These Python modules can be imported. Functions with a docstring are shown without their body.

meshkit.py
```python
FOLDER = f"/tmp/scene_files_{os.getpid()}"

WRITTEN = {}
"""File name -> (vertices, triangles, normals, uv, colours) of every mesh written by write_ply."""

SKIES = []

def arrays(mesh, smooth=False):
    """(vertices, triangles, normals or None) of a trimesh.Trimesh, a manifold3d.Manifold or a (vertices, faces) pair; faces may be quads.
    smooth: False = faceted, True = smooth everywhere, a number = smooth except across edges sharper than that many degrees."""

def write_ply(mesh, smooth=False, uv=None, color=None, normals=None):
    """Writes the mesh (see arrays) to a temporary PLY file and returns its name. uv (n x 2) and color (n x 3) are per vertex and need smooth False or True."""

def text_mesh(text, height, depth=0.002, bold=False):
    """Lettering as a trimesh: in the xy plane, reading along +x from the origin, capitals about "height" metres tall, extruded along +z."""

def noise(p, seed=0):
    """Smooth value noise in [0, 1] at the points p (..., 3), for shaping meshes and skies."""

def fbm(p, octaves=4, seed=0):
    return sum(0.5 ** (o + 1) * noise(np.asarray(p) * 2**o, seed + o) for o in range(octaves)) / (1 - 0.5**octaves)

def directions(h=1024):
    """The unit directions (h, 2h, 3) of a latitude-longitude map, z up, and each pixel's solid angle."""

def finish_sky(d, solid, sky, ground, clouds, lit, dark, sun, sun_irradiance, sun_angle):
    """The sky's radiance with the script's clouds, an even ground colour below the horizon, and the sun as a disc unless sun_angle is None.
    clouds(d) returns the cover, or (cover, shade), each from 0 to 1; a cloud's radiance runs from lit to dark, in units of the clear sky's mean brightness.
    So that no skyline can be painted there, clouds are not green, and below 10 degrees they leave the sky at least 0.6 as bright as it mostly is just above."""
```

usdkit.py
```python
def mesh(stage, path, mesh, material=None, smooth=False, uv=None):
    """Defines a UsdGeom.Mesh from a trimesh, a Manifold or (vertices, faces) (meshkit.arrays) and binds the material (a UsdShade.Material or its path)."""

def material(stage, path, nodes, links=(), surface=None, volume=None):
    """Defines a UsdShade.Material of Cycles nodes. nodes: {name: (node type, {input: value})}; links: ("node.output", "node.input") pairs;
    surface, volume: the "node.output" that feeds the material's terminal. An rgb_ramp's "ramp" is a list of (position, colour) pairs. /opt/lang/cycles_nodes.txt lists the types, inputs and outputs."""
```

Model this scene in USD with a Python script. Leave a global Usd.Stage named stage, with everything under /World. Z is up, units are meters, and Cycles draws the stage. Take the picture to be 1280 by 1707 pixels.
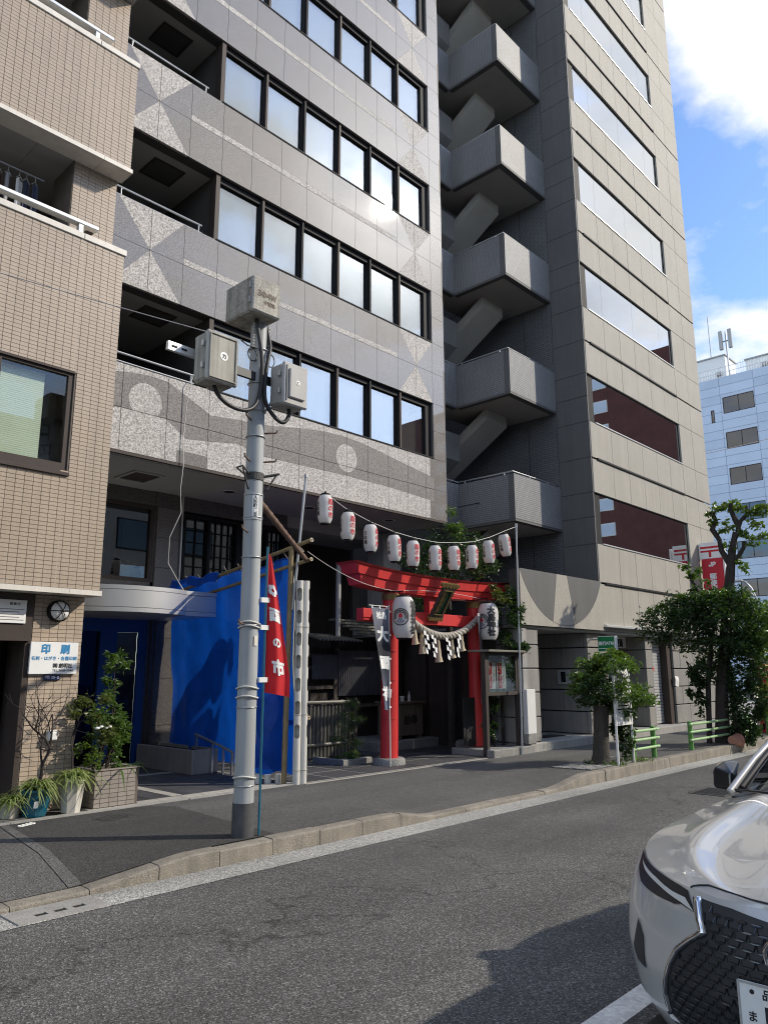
import math, random, glob
import numpy as np, trimesh, shapely, usdkit, meshkit
from shapely.geometry import Polygon, box as sbox, LineString, Point
from shapely import affinity, ops
from pxr import Usd, UsdGeom, UsdLux, UsdShade, Gf, Sdf

stage = Usd.Stage.CreateInMemory()
UsdGeom.SetStageUpAxis(stage, 'Z'); UsdGeom.SetStageMetersPerUnit(stage, 1.0)
UsdGeom.Xform.Define(stage, '/World'); UsdGeom.Scope.Define(stage, '/World/Looks')
# ---------------------------------------------------------------- camera
# x runs along the street, y into the block, z up; the photographer stands at the origin
AZ, EL, RO, FPX, EYE = math.radians(46.7258), math.radians(11.8949), math.radians(-0.2), 1265.1, 1.7
fw = np.array([math.sin(AZ)*math.cos(EL), math.cos(AZ)*math.cos(EL), math.sin(EL)])
rt = np.cross(fw, [0, 0, 1]); rt /= np.linalg.norm(rt); up = np.cross(rt, fw)
rt, up = math.cos(RO)*rt+math.sin(RO)*up, -math.sin(RO)*rt+math.cos(RO)*up
cam = UsdGeom.Camera.Define(stage, '/World/camera')
cam.AddTransformOp().Set(Gf.Matrix4d(*[float(a) for r in ((*rt, 0), (*up, 0), (*-fw, 0), (0, 0, EYE, 1)) for a in r]))
cam.CreateHorizontalApertureAttr(36.0); cam.CreateVerticalApertureAttr(48.0)
cam.CreateFocalLengthAttr(36.0*FPX/1280); cam.CreateClippingRangeAttr((0.05, 5000.0))
cam.CreateExposureAttr(1.15)
# ---------------------------------------------------------------- sun and sky
SUN_AZ, SUN_EL = math.radians(132.6), math.radians(34.0)
sd = np.array([math.sin(SUN_AZ)*math.cos(SUN_EL), math.cos(SUN_AZ)*math.cos(SUN_EL), math.sin(SUN_EL)])
sun = UsdLux.DistantLight.Define(stage, '/World/sun')
sun.CreateIntensityAttr(0.5); sun.CreateAngleAttr(0.8); sun.CreateNormalizeAttr(True); sun.CreateColorAttr(Gf.Vec3f(1.0, 0.91, 0.77))
zc = sd; xc = np.cross([0, 0, 1.0], zc); xc /= np.linalg.norm(xc); yc = np.cross(zc, xc)
sun.AddTransformOp().Set(Gf.Matrix4d(*[float(a) for r in ((*xc, 0), (*yc, 0), (*zc, 0), (0, 0, 0, 1)) for a in r]))
skym = usdkit.material(stage, '/World/Looks/sky', {
    'tc': ('texture_coordinate', {}),
    'sky': ('sky_texture', {'sky_type': 'single_scattering', 'sun_disc': False, 'sun_elevation': SUN_EL, 'sun_rotation': SUN_AZ, 'air_density': 1.0, 'aerosol_density': 0.6, 'ozone_density': 1.6}),
    'sep': ('separate_xyz', {}), 'zz': ('math', {'math_type': 'maximum', 'value2': 0.0}), 'za': ('math', {'math_type': 'add', 'value2': 0.22}),
    'inv': ('math', {'math_type': 'divide', 'value1': 1.0}), 'pl': ('vector_math', {'math_type': 'scale'}),
    'mp': ('mapping', {'location': (5.9, 2.3, 0.0)}),
    'n1': ('noise_texture', {'scale': 1.5, 'detail': 9.0, 'roughness': 0.56, 'distortion': 0.15}),
    'n2': ('noise_texture', {'scale': 3.2, 'detail': 6.0, 'roughness': 0.6}),
    'cov': ('rgb_ramp', {'ramp': [(0.0, (0, 0, 0)), (0.455, (0, 0, 0)), (0.495, (.35, .35, .35)), (0.535, (.85, .85, .85)), (0.60, (1, 1, 1)), (1.0, (1, 1, 1))]}),
    'shade': ('rgb_ramp', {'ramp': [(0.0, (1.0, 1.0, 1.0)), (0.45, (.95, .96, .98)), (0.75, (.62, .65, .70)), (1.0, (.5, .53, .58))]}),
    'lit': ('vector_math', {'math_type': 'scale', 'scale': 3.6}),
    'dot': ('vector_math', {'math_type': 'dot_product', 'vector2': tuple(float(a) for a in sd)}),
    'dmax': ('math', {'math_type': 'maximum', 'value2': 0.0}), 'pw': ('math', {'math_type': 'power', 'value2': 220.0}),
    'gl': ('math', {'math_type': 'multiply_add', 'value2': 4.5, 'value3': 1.0}), 'glow': ('vector_math', {'math_type': 'scale'}),
    'blue': ('mix', {'mix_type': 'multiply', 'fac': 1.0, 'color2': (.57, .66, .78)}),
    'mx': ('mix', {'mix_type': 'mix'}), 'bg': ('background_shader', {'strength': 0.15})},
    [('tc.generated', 'sep.vector'), ('sep.z', 'zz.value1'), ('zz.value', 'za.value1'), ('za.value', 'inv.value2'), ('tc.generated', 'pl.vector1'), ('inv.value', 'pl.scale'),
     ('pl.vector', 'mp.vector'), ('mp.vector', 'n1.vector'), ('mp.vector', 'n2.vector'), ('n1.fac', 'cov.fac'), ('n2.fac', 'shade.fac'), ('shade.color', 'lit.vector1'),
     ('tc.generated', 'dot.vector1'), ('dot.value', 'dmax.value1'), ('dmax.value', 'pw.value1'), ('pw.value', 'gl.value1'), ('lit.vector', 'glow.vector1'), ('gl.value', 'glow.scale'),
     ('sky.color', 'blue.color1'), ('blue.color', 'mx.color1'), ('glow.vector', 'mx.color2'), ('cov.color', 'mx.fac'), ('mx.color', 'bg.color')], surface='bg.background')
dome = UsdLux.DomeLight.Define(stage, '/World/sky')
dome.CreateIntensityAttr(1.0)
UsdShade.MaterialBindingAPI.Apply(dome.GetPrim()).Bind(skym)

# ---------------------------------------------------------------- names, things, parts
used = {}
def free(path):
    if path not in used: used[path] = 0; return path
    used[path] += 1
    q = f'{path}_{used[path]:03d}'
    used[q] = 0
    return q
class T:
    def __init__(s, path, loc): s.path, s.loc = path, np.asarray(loc, float)
def tag(prim, label=None, cat=None, group=None, kind=None):
    for k, v in (('label', label), ('category', cat), ('group', group), ('kind', kind)):
        if v: prim.SetCustomDataByKey(k, v)
def thing(name, label, cat, loc=(0, 0, 0), group=None, kind=None):
    p = free('/World/'+name); x = UsdGeom.Xform.Define(stage, p); x.AddTranslateOp().Set(Gf.Vec3d(*map(float, loc)))
    tag(x.GetPrim(), label, cat, group, kind); return T(p, loc)
def off(mesh, loc):
    v, f, _ = meshkit.arrays(mesh); return trimesh.Trimesh(v-np.asarray(loc), f, process=False)
def part(t, name, mesh, mat, smooth=False, label=None, kind=None):
    p = free(t.path+'/'+name)
    m = usdkit.mesh(stage, p, off(mesh, t.loc), mat, smooth=smooth); tag(m.GetPrim(), label, kind=kind)
    return T(p, t.loc)
def single(name, mesh, mat, label, cat=None, group=None, kind=None, smooth=False):
    p = free('/World/'+name); m = usdkit.mesh(stage, p, mesh, mat, smooth=smooth); tag(m.GetPrim(), label, cat, group, kind); return T(p, (0, 0, 0))
def copy_of(t, name, label, loc, rz=0, group=None, tilt=None, cat=None):
    src = stage.GetPrimAtPath(t.path); cd = src.GetCustomData()
    p = free('/World/'+name); x = UsdGeom.Xform.Define(stage, p); x.GetPrim().GetReferences().AddInternalReference(t.path); x.GetPrim().SetInstanceable(True)
    x.ClearXformOpOrder(); x.AddTransformOp(opSuffix='place').Set(mat4(loc, rz, tilt))
    tag(x.GetPrim(), label, cat or cd.get('category'), group or cd.get('group')); return T(p, loc)
def mat4(loc, rz=0, tilt=None):
    m = trimesh.transformations.rotation_matrix(rz, [0, 0, 1])
    if tilt is not None: m = m @ trimesh.transformations.rotation_matrix(tilt[0], tilt[1])
    m[:3, 3] = loc
    return Gf.Matrix4d(*[float(a) for a in m.T.ravel()])
# ---------------------------------------------------------------- shapes
def bx(x0, x1, y0, y1, z0, z1):
    m = trimesh.creation.box((x1-x0, y1-y0, z1-z0)); m.apply_translation(((x0+x1)/2, (y0+y1)/2, (z0+z1)/2)); return m
def cbx(x0, x1, y0, y1, z0, z1, c=.01):
    """box with chamfered edges"""
    m = trimesh.convex.convex_hull(np.array([[X, Y, Z] for X0, X1 in ((x0, x1),) for Y0, Y1 in ((y0, y1),) for Z0, Z1 in ((z0, z1),)
        for a in (0, 1) for b in (0, 1) for d in (0, 1) for k in range(3)
        for X, Y, Z in [((X0+c*(k != 0)) if a == 0 else (X1-c*(k != 0)), (Y0+c*(k != 1)) if b == 0 else (Y1-c*(k != 1)), (Z0+c*(k != 2)) if d == 0 else (Z1-c*(k != 2)))]]))
    return m
cat_ = lambda *ms: trimesh.util.concatenate([m for x in ms for m in (x if isinstance(x, (list, tuple)) else [x])])
def cyl(p, q, r, n=12, r2=None, cap=True):
    return tube([p, q], [r, r if r2 is None else r2], n, cap)
def tube(pts, rad, n=8, cap=True):
    p = np.asarray(pts, float); rad = np.broadcast_to(rad, (len(p),)).astype(float)
    t = np.gradient(p, axis=0); t /= np.linalg.norm(t, axis=1, keepdims=True)+1e-12
    a = np.zeros_like(p); ref = np.array([0, 0, 1.0]) if abs(t[0, 2]) < .9 else np.array([1.0, 0, 0])
    for i in range(len(p)):
        ref = ref-t[i]*(ref@t[i]); ref /= np.linalg.norm(ref)+1e-12; a[i] = ref
    b = np.cross(t, a); ang = np.arange(n)*2*np.pi/n
    v = (p[:, None]+rad[:, None, None]*(np.cos(ang)[None, :, None]*a[:, None]+np.sin(ang)[None, :, None]*b[:, None])).reshape(-1, 3)
    f = []
    for i in range(len(p)-1):
        for j in range(n):
            k = (j+1) % n; A, B, C, D = i*n+j, i*n+k, (i+1)*n+k, (i+1)*n+j; f += [[A, B, C], [A, C, D]]
    if cap:
        v = np.vstack([v, p[:1], p[-1:]]); c0, c1 = len(v)-2, len(v)-1; L = (len(p)-1)*n
        for j in range(n): k = (j+1) % n; f += [[c0, k, j], [c1, L+j, L+k]]
    return trimesh.Trimesh(v, np.array(f), process=False)
def rev(profile, n=24, loc=(0, 0, 0)):
    """lathe: (radius, z) pairs"""
    pr = np.asarray(profile, float); ang = np.arange(n)*2*np.pi/n
    v = np.stack([pr[:, None, 0]*np.cos(ang), pr[:, None, 0]*np.sin(ang), np.broadcast_to(pr[:, None, 1], (len(pr), n))], -1).reshape(-1, 3)+np.asarray(loc)
    f = []
    for i in range(len(pr)-1):
        for j in range(n):
            k = (j+1) % n; A, B, C, D = i*n+j, i*n+k, (i+1)*n+k, (i+1)*n+j; f += [[A, B, C], [A, C, D]]
    return trimesh.Trimesh(v, np.array(f), process=True)
def polys(g): return [x for x in getattr(g, 'geoms', [g]) if x.geom_type == 'Polygon' and x.area > 1e-7]
def ext(poly, h):
    return cat_([trimesh.creation.extrude_polygon(g, h, engine='earcut') for g in polys(poly)])
def to_y(mesh, y):
    """xy drawing with extrusion -> standing in the plane y, facing -y: (x, y, d) -> (x, y0-d, y)"""
    v = np.array(mesh.vertices); return trimesh.Trimesh(np.stack([v[:, 0], y-v[:, 2], v[:, 1]], 1), mesh.faces, process=False)
def to_x(mesh, x, sgn=-1):
    """drawing (u, v, d) standing in the plane x with u along -y for sgn -1 (seen from -x) : (x+sgn*d, -u, v)"""
    v = np.array(mesh.vertices); f = mesh.faces
    return trimesh.Trimesh(np.stack([x+sgn*v[:, 2], sgn*v[:, 0], v[:, 1]], 1), f, process=False)
def wall_y(poly, y, th): return to_y(ext(poly, th), y)
def grid(fn, us, vs):
    """surface of quads fn(u, v) -> xyz"""
    P = np.array([[fn(u, v) for v in vs] for u in us]); a, b = len(us), len(vs)
    i, j = np.meshgrid(np.arange(a-1), np.arange(b-1), indexing='ij')
    q = np.stack([i*b+j, (i+1)*b+j, (i+1)*b+j+1, i*b+j+1], -1).reshape(-1, 4)
    return trimesh.Trimesh(P.reshape(-1, 3), np.vstack([q[:, [0, 1, 2]], q[:, [0, 2, 3]]]), process=False)
def sag(p, q, s, n=24):
    t = np.linspace(0, 1, n)[:, None]; P = np.asarray(p)*(1-t)+np.asarray(q)*t; P[:, 2] -= (4*t*(1-t)*s)[:, 0]; return P
_font = {}
def glyphs(text, h, bold=0, vertical=False, pitch=1.0, cjk=True):
    """lettering as shapely polygons, centred at the origin, each character h tall"""
    from PIL import Image, ImageDraw, ImageFont
    if cjk not in _font:
        _font[cjk] = ImageFont.truetype(glob.glob('/opt/blender-*/*/datafiles/fonts/'+('Noto Sans CJK*' if cjk else 'Inter.woff2'))[0], 64)
    f = _font[cjk]; out = []; x = 0
    for i, ch in enumerate(text if vertical else [text]):
        b = f.getbbox(ch, anchor='ls', stroke_width=bold)
        im = Image.new('L', (b[2]-b[0]+8, b[3]-b[1]+8)); ImageDraw.Draw(im).text((4-b[0], 4-b[1]), ch, 255, f, anchor='ls', stroke_width=bold)
        on = np.pad(np.asarray(im) > 127, ((0, 0), (1, 1))).astype(np.int8); d = np.diff(on, axis=1)
        r, s = np.nonzero(d == 1); e = np.nonzero(d == -1)[1]
        if not len(r): continue
        g = shapely.union_all(shapely.box(s, -r-1, e, -r)).buffer(.6).buffer(-.6).simplify(.9)
        k = h/60.0
        if vertical:
            c = g.envelope.centroid; g = affinity.affine_transform(g, [k, 0, 0, k, -c.x*k, -c.y*k-i*h*pitch*1.05])
        else: g = affinity.scale(g, k, k, origin=(0, 0))
        out.append(g)
    g = shapely.union_all(out); c = g.envelope.centroid
    return affinity.translate(g, -c.x, -c.y)
def place(g, x, y, sx=1, sy=1, sk=0): return affinity.affine_transform(g, [sx, sk, 0, sy, x, y])
# ---------------------------------------------------------------- materials
def mat(name, col, rough=.6, var=.12, scale=2.0, metal=0.0, spec=.5, bump=0.0, bscale=60.0, coat=0.0, streak=0.0, tile=False, detail=5.0, trans=None, crough=.03, fine=None, cior=1.5):
    c = np.asarray(col, float)
    N = {'g': ('geometry', {}), 'n': ('noise_texture', {'scale': scale, 'detail': detail, 'roughness': .6}), 'p': ('principled_bsdf', {'roughness': rough, 'metallic': metal, 'specular_ior_level': spec, 'coat_weight': coat, 'coat_roughness': crough, 'coat_ior': cior}),
         'r': ('rgb_ramp', {'ramp': [(0.25, tuple(c*(1-var))), (0.75, tuple(np.minimum(c*(1+var), 1)))]})}
    L = [('g.position', 'n.vector'), ('n.fac', 'r.fac')]; out = 'r.color'
    if tile:      # every tile its own tone
        N.update({'oi': ('object_info', {}), 'ad': ('math', {'math_type': 'add'}), 'fr': ('math', {'math_type': 'fraction'}), 'tr': ('rgb_ramp', {'ramp': [(0, (1-tile,)*3), (.5, (1, 1, 1)), (1, (1+tile*.6, 1+tile*.5, 1+tile*.4))]}), 'tm': ('mix', {'mix_type': 'multiply', 'fac': 1.0})})
        L += [('oi.random', 'ad.value1'), ('g.random_per_island', 'ad.value2'), ('ad.value', 'fr.value1'), ('fr.value', 'tr.fac'), (out, 'tm.color1'), ('tr.color', 'tm.color2')]; out = 'tm.color'
    if streak:    # rain streaks running down
        N.update({'sm': ('mapping', {'scale': (9., 9., .35)}), 'sn': ('noise_texture', {'scale': 1.0, 'detail': 4.0, 'roughness': .65}), 'sr': ('rgb_ramp', {'ramp': [(.35, (1-streak,)*3), (.62, (1, 1, 1))]}), 'sx': ('mix', {'mix_type': 'multiply', 'fac': 1.0})})
        L += [('g.position', 'sm.vector'), ('sm.vector', 'sn.vector'), ('sn.fac', 'sr.fac'), (out, 'sx.color1'), ('sr.color', 'sx.color2')]; out = 'sx.color'
    if fine:      # speckle: (scale, depth)
        N.update({'fn': ('noise_texture', {'scale': fine[0], 'detail': 2.0, 'roughness': .7}), 'fr2': ('rgb_ramp', {'ramp': [(.36, (1-fine[1],)*3), (.5, (1, 1, 1)), (.64, (1+fine[1]*1.1,)*3)]}), 'fx': ('mix', {'mix_type': 'multiply', 'fac': 1.0})})
        L += [('g.position', 'fn.vector'), ('fn.fac', 'fr2.fac'), (out, 'fx.color1'), ('fr2.color', 'fx.color2')]; out = 'fx.color'
    L.append((out, 'p.base_color'))
    if bump:
        N.update({'bn': ('noise_texture', {'scale': bscale, 'detail': 4.0, 'roughness': .6}), 'b': ('bump', {'strength': min(1.0, bump), 'distance': .02 if bscale < 100 else .006})})
        L += [('g.position', 'bn.vector'), ('bn.fac', 'b.height'), ('b.normal', 'p.normal')]
    surf = 'p.BSDF'
    if trans:
        N.update({'t': ('translucent_bsdf', {}), 'mc': ('mix_closure', {'fac': trans[0]}), 'tc': ('mix', {'mix_type': 'multiply', 'fac': 1.0, 'color2': trans[1]})})
        L += [(out, 'tc.color1'), ('tc.color', 't.color'), ('p.BSDF', 'mc.closure1'), ('t.BSDF', 'mc.closure2')]; surf = 'mc.closure'
    return usdkit.material(stage, '/World/Looks/'+name, N, L, surface=surf)
def leafmat(name, a, b, c2=None, tr=.35):
    ramp = [(0, a), (.55, b), (1, c2 or b)]
    return usdkit.material(stage, '/World/Looks/'+name, {'g': ('geometry', {}), 'r': ('rgb_ramp', {'ramp': ramp}), 'p': ('principled_bsdf', {'roughness': .38, 'specular_ior_level': .6}),
        't': ('translucent_bsdf', {}), 'tc': ('mix', {'mix_type': 'multiply', 'fac': 1.0, 'color2': (1.5, 1.6, .5)}), 'mc': ('mix_closure', {'fac': tr})},
        [('g.random_per_island', 'r.fac'), ('r.color', 'p.base_color'), ('r.color', 'tc.color1'), ('tc.color', 't.color'), ('p.BSDF', 'mc.closure1'), ('t.BSDF', 'mc.closure2')], surface='mc.closure')
def panemat(name, tint, rough=.008, base=.10, refl=(1, 1, 1), wave=0.0):
    N = {'t': ('transparent_bsdf', {'color': tint}), 'gl': ('glossy_bsdf', {'color': refl, 'roughness': rough}), 'lw': ('layer_weight', {'blend': .5}), 'pw': ('math', {'math_type': 'power', 'value2': 4.0}), 'f': ('math', {'math_type': 'multiply_add', 'value2': 1-base, 'value3': base}), 'm': ('mix_closure', {})}
    L = [('lw.facing', 'pw.value1'), ('pw.value', 'f.value1'), ('f.value', 'm.fac'), ('t.BSDF', 'm.closure1'), ('gl.BSDF', 'm.closure2')]
    if wave:
        N.update({'g': ('geometry', {}), 'n': ('noise_texture', {'scale': .9, 'detail': 1.0}), 'b': ('bump', {'strength': wave, 'distance': .02})})
        L += [('g.position', 'n.vector'), ('n.fac', 'b.height'), ('b.normal', 'gl.normal')]
    return usdkit.material(stage, '/World/Looks/'+name, N, L, surface='m.closure')
def asphalt(name, base, agg, crack=True, blotch=.25):
    N = {'g': ('geometry', {}), 'v': ('voronoi_texture', {'scale': 115.0}), 'sv': ('rgb_ramp', {'ramp': [(0, tuple(np.array(base)*.45)), (.35, tuple(np.array(base)*.8)), (.62, base), (.86, tuple(np.array(base)*1.5)), (1, agg)]}), 'sc': ('separate_color', {}),
         'n': ('noise_texture', {'scale': .55, 'detail': 6.0, 'roughness': .6}), 'nr': ('rgb_ramp', {'ramp': [(.3, (1-blotch,)*3), (.7, (1+blotch*.6,)*3)]}), 'mx': ('mix', {'mix_type': 'multiply', 'fac': 1.0}),
         'p': ('principled_bsdf', {'roughness': .85, 'specular_ior_level': .3}), 'v2': ('voronoi_texture', {'scale': 115.0}), 'b': ('bump', {'strength': .55, 'distance': .006}),
         'wm': ('mapping', {'scale': (.22, 2.4, 1.0)}), 'wn': ('noise_texture', {'scale': .6, 'detail': 4.0}), 'wr': ('rgb_ramp', {'ramp': [(.38, (.86, .86, .86)), (.6, (1.08, 1.08, 1.08))]}), 'wx': ('mix', {'mix_type': 'multiply', 'fac': 1.0})}
    L = [('g.position', 'v.vector'), ('v.color', 'sc.color'), ('sc.r', 'sv.fac'), ('g.position', 'n.vector'), ('n.fac', 'nr.fac'), ('sv.color', 'mx.color1'), ('nr.color', 'mx.color2'),
         ('g.position', 'wm.vector'), ('wm.vector', 'wn.vector'), ('wn.fac', 'wr.fac'), ('mx.color', 'wx.color1'), ('wr.color', 'wx.color2'), ('g.position', 'v2.vector'), ('v2.distance', 'b.height'), ('b.normal', 'p.normal')]
    out = 'wx.color'
    if crack:
        N.update({'cm': ('mapping', {'scale': (.30, .30, .3)}), 'cd': ('noise_texture', {'scale': 1.1, 'detail': 5.0}), 'ca': ('vector_math', {'math_type': 'add'}), 'cv': ('voronoi_texture', {'scale': .55, 'feature': 'distance_to_edge'}),
                  'cr': ('rgb_ramp', {'ramp': [(0, (.35, .35, .35)), (.0045, (.8, .8, .8)), (.008, (1, 1, 1))]}), 'cx': ('mix', {'mix_type': 'multiply', 'fac': .75})})
        L += [('g.position', 'cm.vector'), ('g.position', 'cd.vector'), ('cm.vector', 'ca.vector1'), ('cd.color', 'ca.vector2'), ('ca.vector', 'cv.vector'), ('cv.distance', 'cr.fac'), (out, 'cx.color1'), ('cr.color', 'cx.color2')]; out = 'cx.color'
    L.append((out, 'p.base_color'))
    return usdkit.material(stage, '/World/Looks/'+name, N, L, surface='p.BSDF')
def brickmat(name, c1, c2, mortar, bw, rh, ms, axis, rough=.5, spec=.5, offset=.5):
    """brick pattern for walls too far off for separate bricks; axis: which world axis runs along the wall"""
    N = {'g': ('geometry', {}), 's': ('separate_xyz', {}), 'c': ('combine_xyz', {}), 'b': ('brick_texture', {'offset': offset, 'color1': c1, 'color2': c2, 'mortar': mortar, 'scale': 1.0, 'mortar_size': ms, 'mortar_smooth': .1, 'brick_width': bw, 'row_height': rh}),
         'p': ('principled_bsdf', {'roughness': rough, 'specular_ior_level': spec}), 'bp': ('bump', {'strength': .5, 'distance': .004, 'invert': True}),
         'n': ('noise_texture', {'scale': .8, 'detail': 5.0}), 'nr': ('rgb_ramp', {'ramp': [(.3, (.82, .82, .82)), (.7, (1.1, 1.1, 1.1))]}), 'x': ('mix', {'mix_type': 'multiply', 'fac': 1.0})}
    return usdkit.material(stage, '/World/Looks/'+name, N, [('g.position', 's.vector'), (f's.{axis}', 'c.x'), ('s.z', 'c.y'), ('c.vector', 'b.vector'), ('b.color', 'x.color1'), ('g.position', 'n.vector'), ('n.fac', 'nr.fac'), ('nr.color', 'x.color2'), ('x.color', 'p.base_color'), ('b.fac', 'bp.height'), ('bp.normal', 'p.normal')], surface='p.BSDF')
M = {}
M['asphalt'] = asphalt('road_asphalt', (.098, .096, .092), (.27, .265, .255))
M['asphalt2'] = asphalt('paler_asphalt', (.106, .104, .099), (.285, .28, .27), crack=False)
M['walk'] = asphalt('pavement_asphalt', (.108, .105, .10), (.17, .168, .16), crack=False, blotch=.16)
M['patch'] = asphalt('fresh_asphalt', (.062, .060, .057), (.09, .088, .084), crack=False, blotch=.12)
M['seam'] = asphalt('seam_asphalt', (.12, .118, .112), (.17, .17, .16), crack=False)
M['gutter'] = asphalt('gutter_aggregate', (.32, .315, .295), (.64, .62, .58), crack=False, blotch=.2)
M['kerb'] = mat('kerb_granite', (.25, .225, .185), .85, .28, 3.0, bump=.5, bscale=70, fine=(140, .32), streak=.25)
M['conc'] = mat('concrete', (.32, .31, .29), .85, .15, 1.4, bump=.3, bscale=50, streak=.18, fine=(60, .08))
M['conc_d'] = mat('dark_concrete', (.15, .145, .14), .85, .2, 1.4, bump=.3, bscale=40)
M['paint'] = mat('white_road_paint', (.78, .77, .73), .75, .22, 6.0, bump=.4, bscale=120, fine=(35, .12))
M['tile'] = mat('beige_tile', (.43, .35, .27), .33, .07, 1.0, spec=.45, tile=.13, streak=.10)
M['grout'] = mat('tile_grout', (.13, .105, .085), .9, .1, 8.0)
M['tile_joint'] = mat('pale_joint', (.5, .44, .37), .8, .1, 5)
M['tile_far'] = brickmat('beige_tile_wall', (.42, .335, .265), (.39, .31, .245), (.14, .115, .09), .1, .05, .0045, 'x', .35, offset=0)
M['ptile'] = mat('planter_tile', (.29, .255, .225), .4, .06, 1.0, tile=.10)
M['cream'] = mat('cream_trim', (.66, .62, .55), .45, .06, 2, streak=.12)
M['soffit'] = mat('grey_soffit', (.34, .33, .31), .8, .08, 1.0)
M['alum'] = mat('pale_aluminium', (.62, .62, .6), .35, .05, 2, metal=.55)
M['bronze'] = mat('dark_bronze', (.055, .042, .036), .6, .1, 3, spec=.25)
M['black'] = mat('black_frame', (.012, .012, .013), .65, .1, 3, spec=.2)
M['dark'] = mat('dark_interior', (.02, .02, .02), .9, .2, 1)
M['dark2'] = mat('dim_interior', (.07, .068, .064), .9, .2, 1)
M['granite'] = mat('polished_granite', (.158, .145, .135), .5, .10, .5, spec=.15, coat=1.0, crough=.022, cior=1.55, fine=(55, .38))
M['granite_r'] = mat('flamed_light_granite', (.40, .38, .36), .7, .06, .8, spec=.3, fine=(50, .5))
M['granite_m'] = mat('grey_flamed_granite', (.165, .152, .145), .6, .07, .8, spec=.35, fine=(50, .42))
M['granite_d'] = mat('dark_granite', (.085, .078, .072), .25, .10, .8, fine=(55, .35), coat=.4)
M['seal'] = mat('joint_sealant', (.055, .052, .05), .8, .1, 3)
M['pane'] = panemat('window_glass', (.88, .91, .91), wave=.04, base=.20)
M['pane_clear'] = panemat('clear_window_glass', (.92, .95, .93), wave=.02, base=.05)
M['pane_dk'] = panemat('dark_window_glass', (.30, .32, .33), wave=.03, base=.11)
M['pane_blk'] = panemat('black_window_glass', (.06, .065, .07), base=.035)
M['blind'] = usdkit.material(stage, '/World/Looks/blind_cloth', {'g': ('geometry', {}), 'w': ('wave_texture', {'bands_direction': 'x', 'scale': 14.0, 'distortion': .6, 'detail': 1.0}), 'r': ('rgb_ramp', {'ramp': [(0, (.165, .185, .19)), (1, (.22, .24, .24))]}), 'p': ('principled_bsdf', {'roughness': .8})}, [('g.position', 'w.vector'), ('w.fac', 'r.fac'), ('r.color', 'p.base_color')], surface='p.BSDF')
M['slat'] = mat('blind_slat', (.58, .62, .50), .6, .04, 2)
M['mirror'] = usdkit.material(stage, '/World/Looks/mirror_glass', {'g': ('geometry', {}), 'n': ('noise_texture', {'scale': .6, 'detail': 1.0}), 'b': ('bump', {'strength': .04, 'distance': .02}), 'p': ('principled_bsdf', {'base_color': (.62, .63, .63), 'metallic': 1.0, 'roughness': .015})}, [('g.position', 'n.vector'), ('n.fac', 'b.height'), ('b.normal', 'p.normal')], surface='p.BSDF')
M['sand'] = mat('sandstone_panel', (.335, .312, .268), .75, .07, 1.2, fine=(38, .12), streak=.10, bump=.15, bscale=90)
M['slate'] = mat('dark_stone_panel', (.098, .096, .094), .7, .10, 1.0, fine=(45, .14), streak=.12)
M['ashlar'] = mat('grey_ashlar', (.235, .225, .205), .75, .10, 1.3, fine=(40, .12), streak=.15)
M['balc'] = brickmat('small_grey_tile', (.29, .29, .29), (.25, .25, .255), (.11, .11, .11), .05, .047, .005, 'x', .55, .3, 0)
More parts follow.
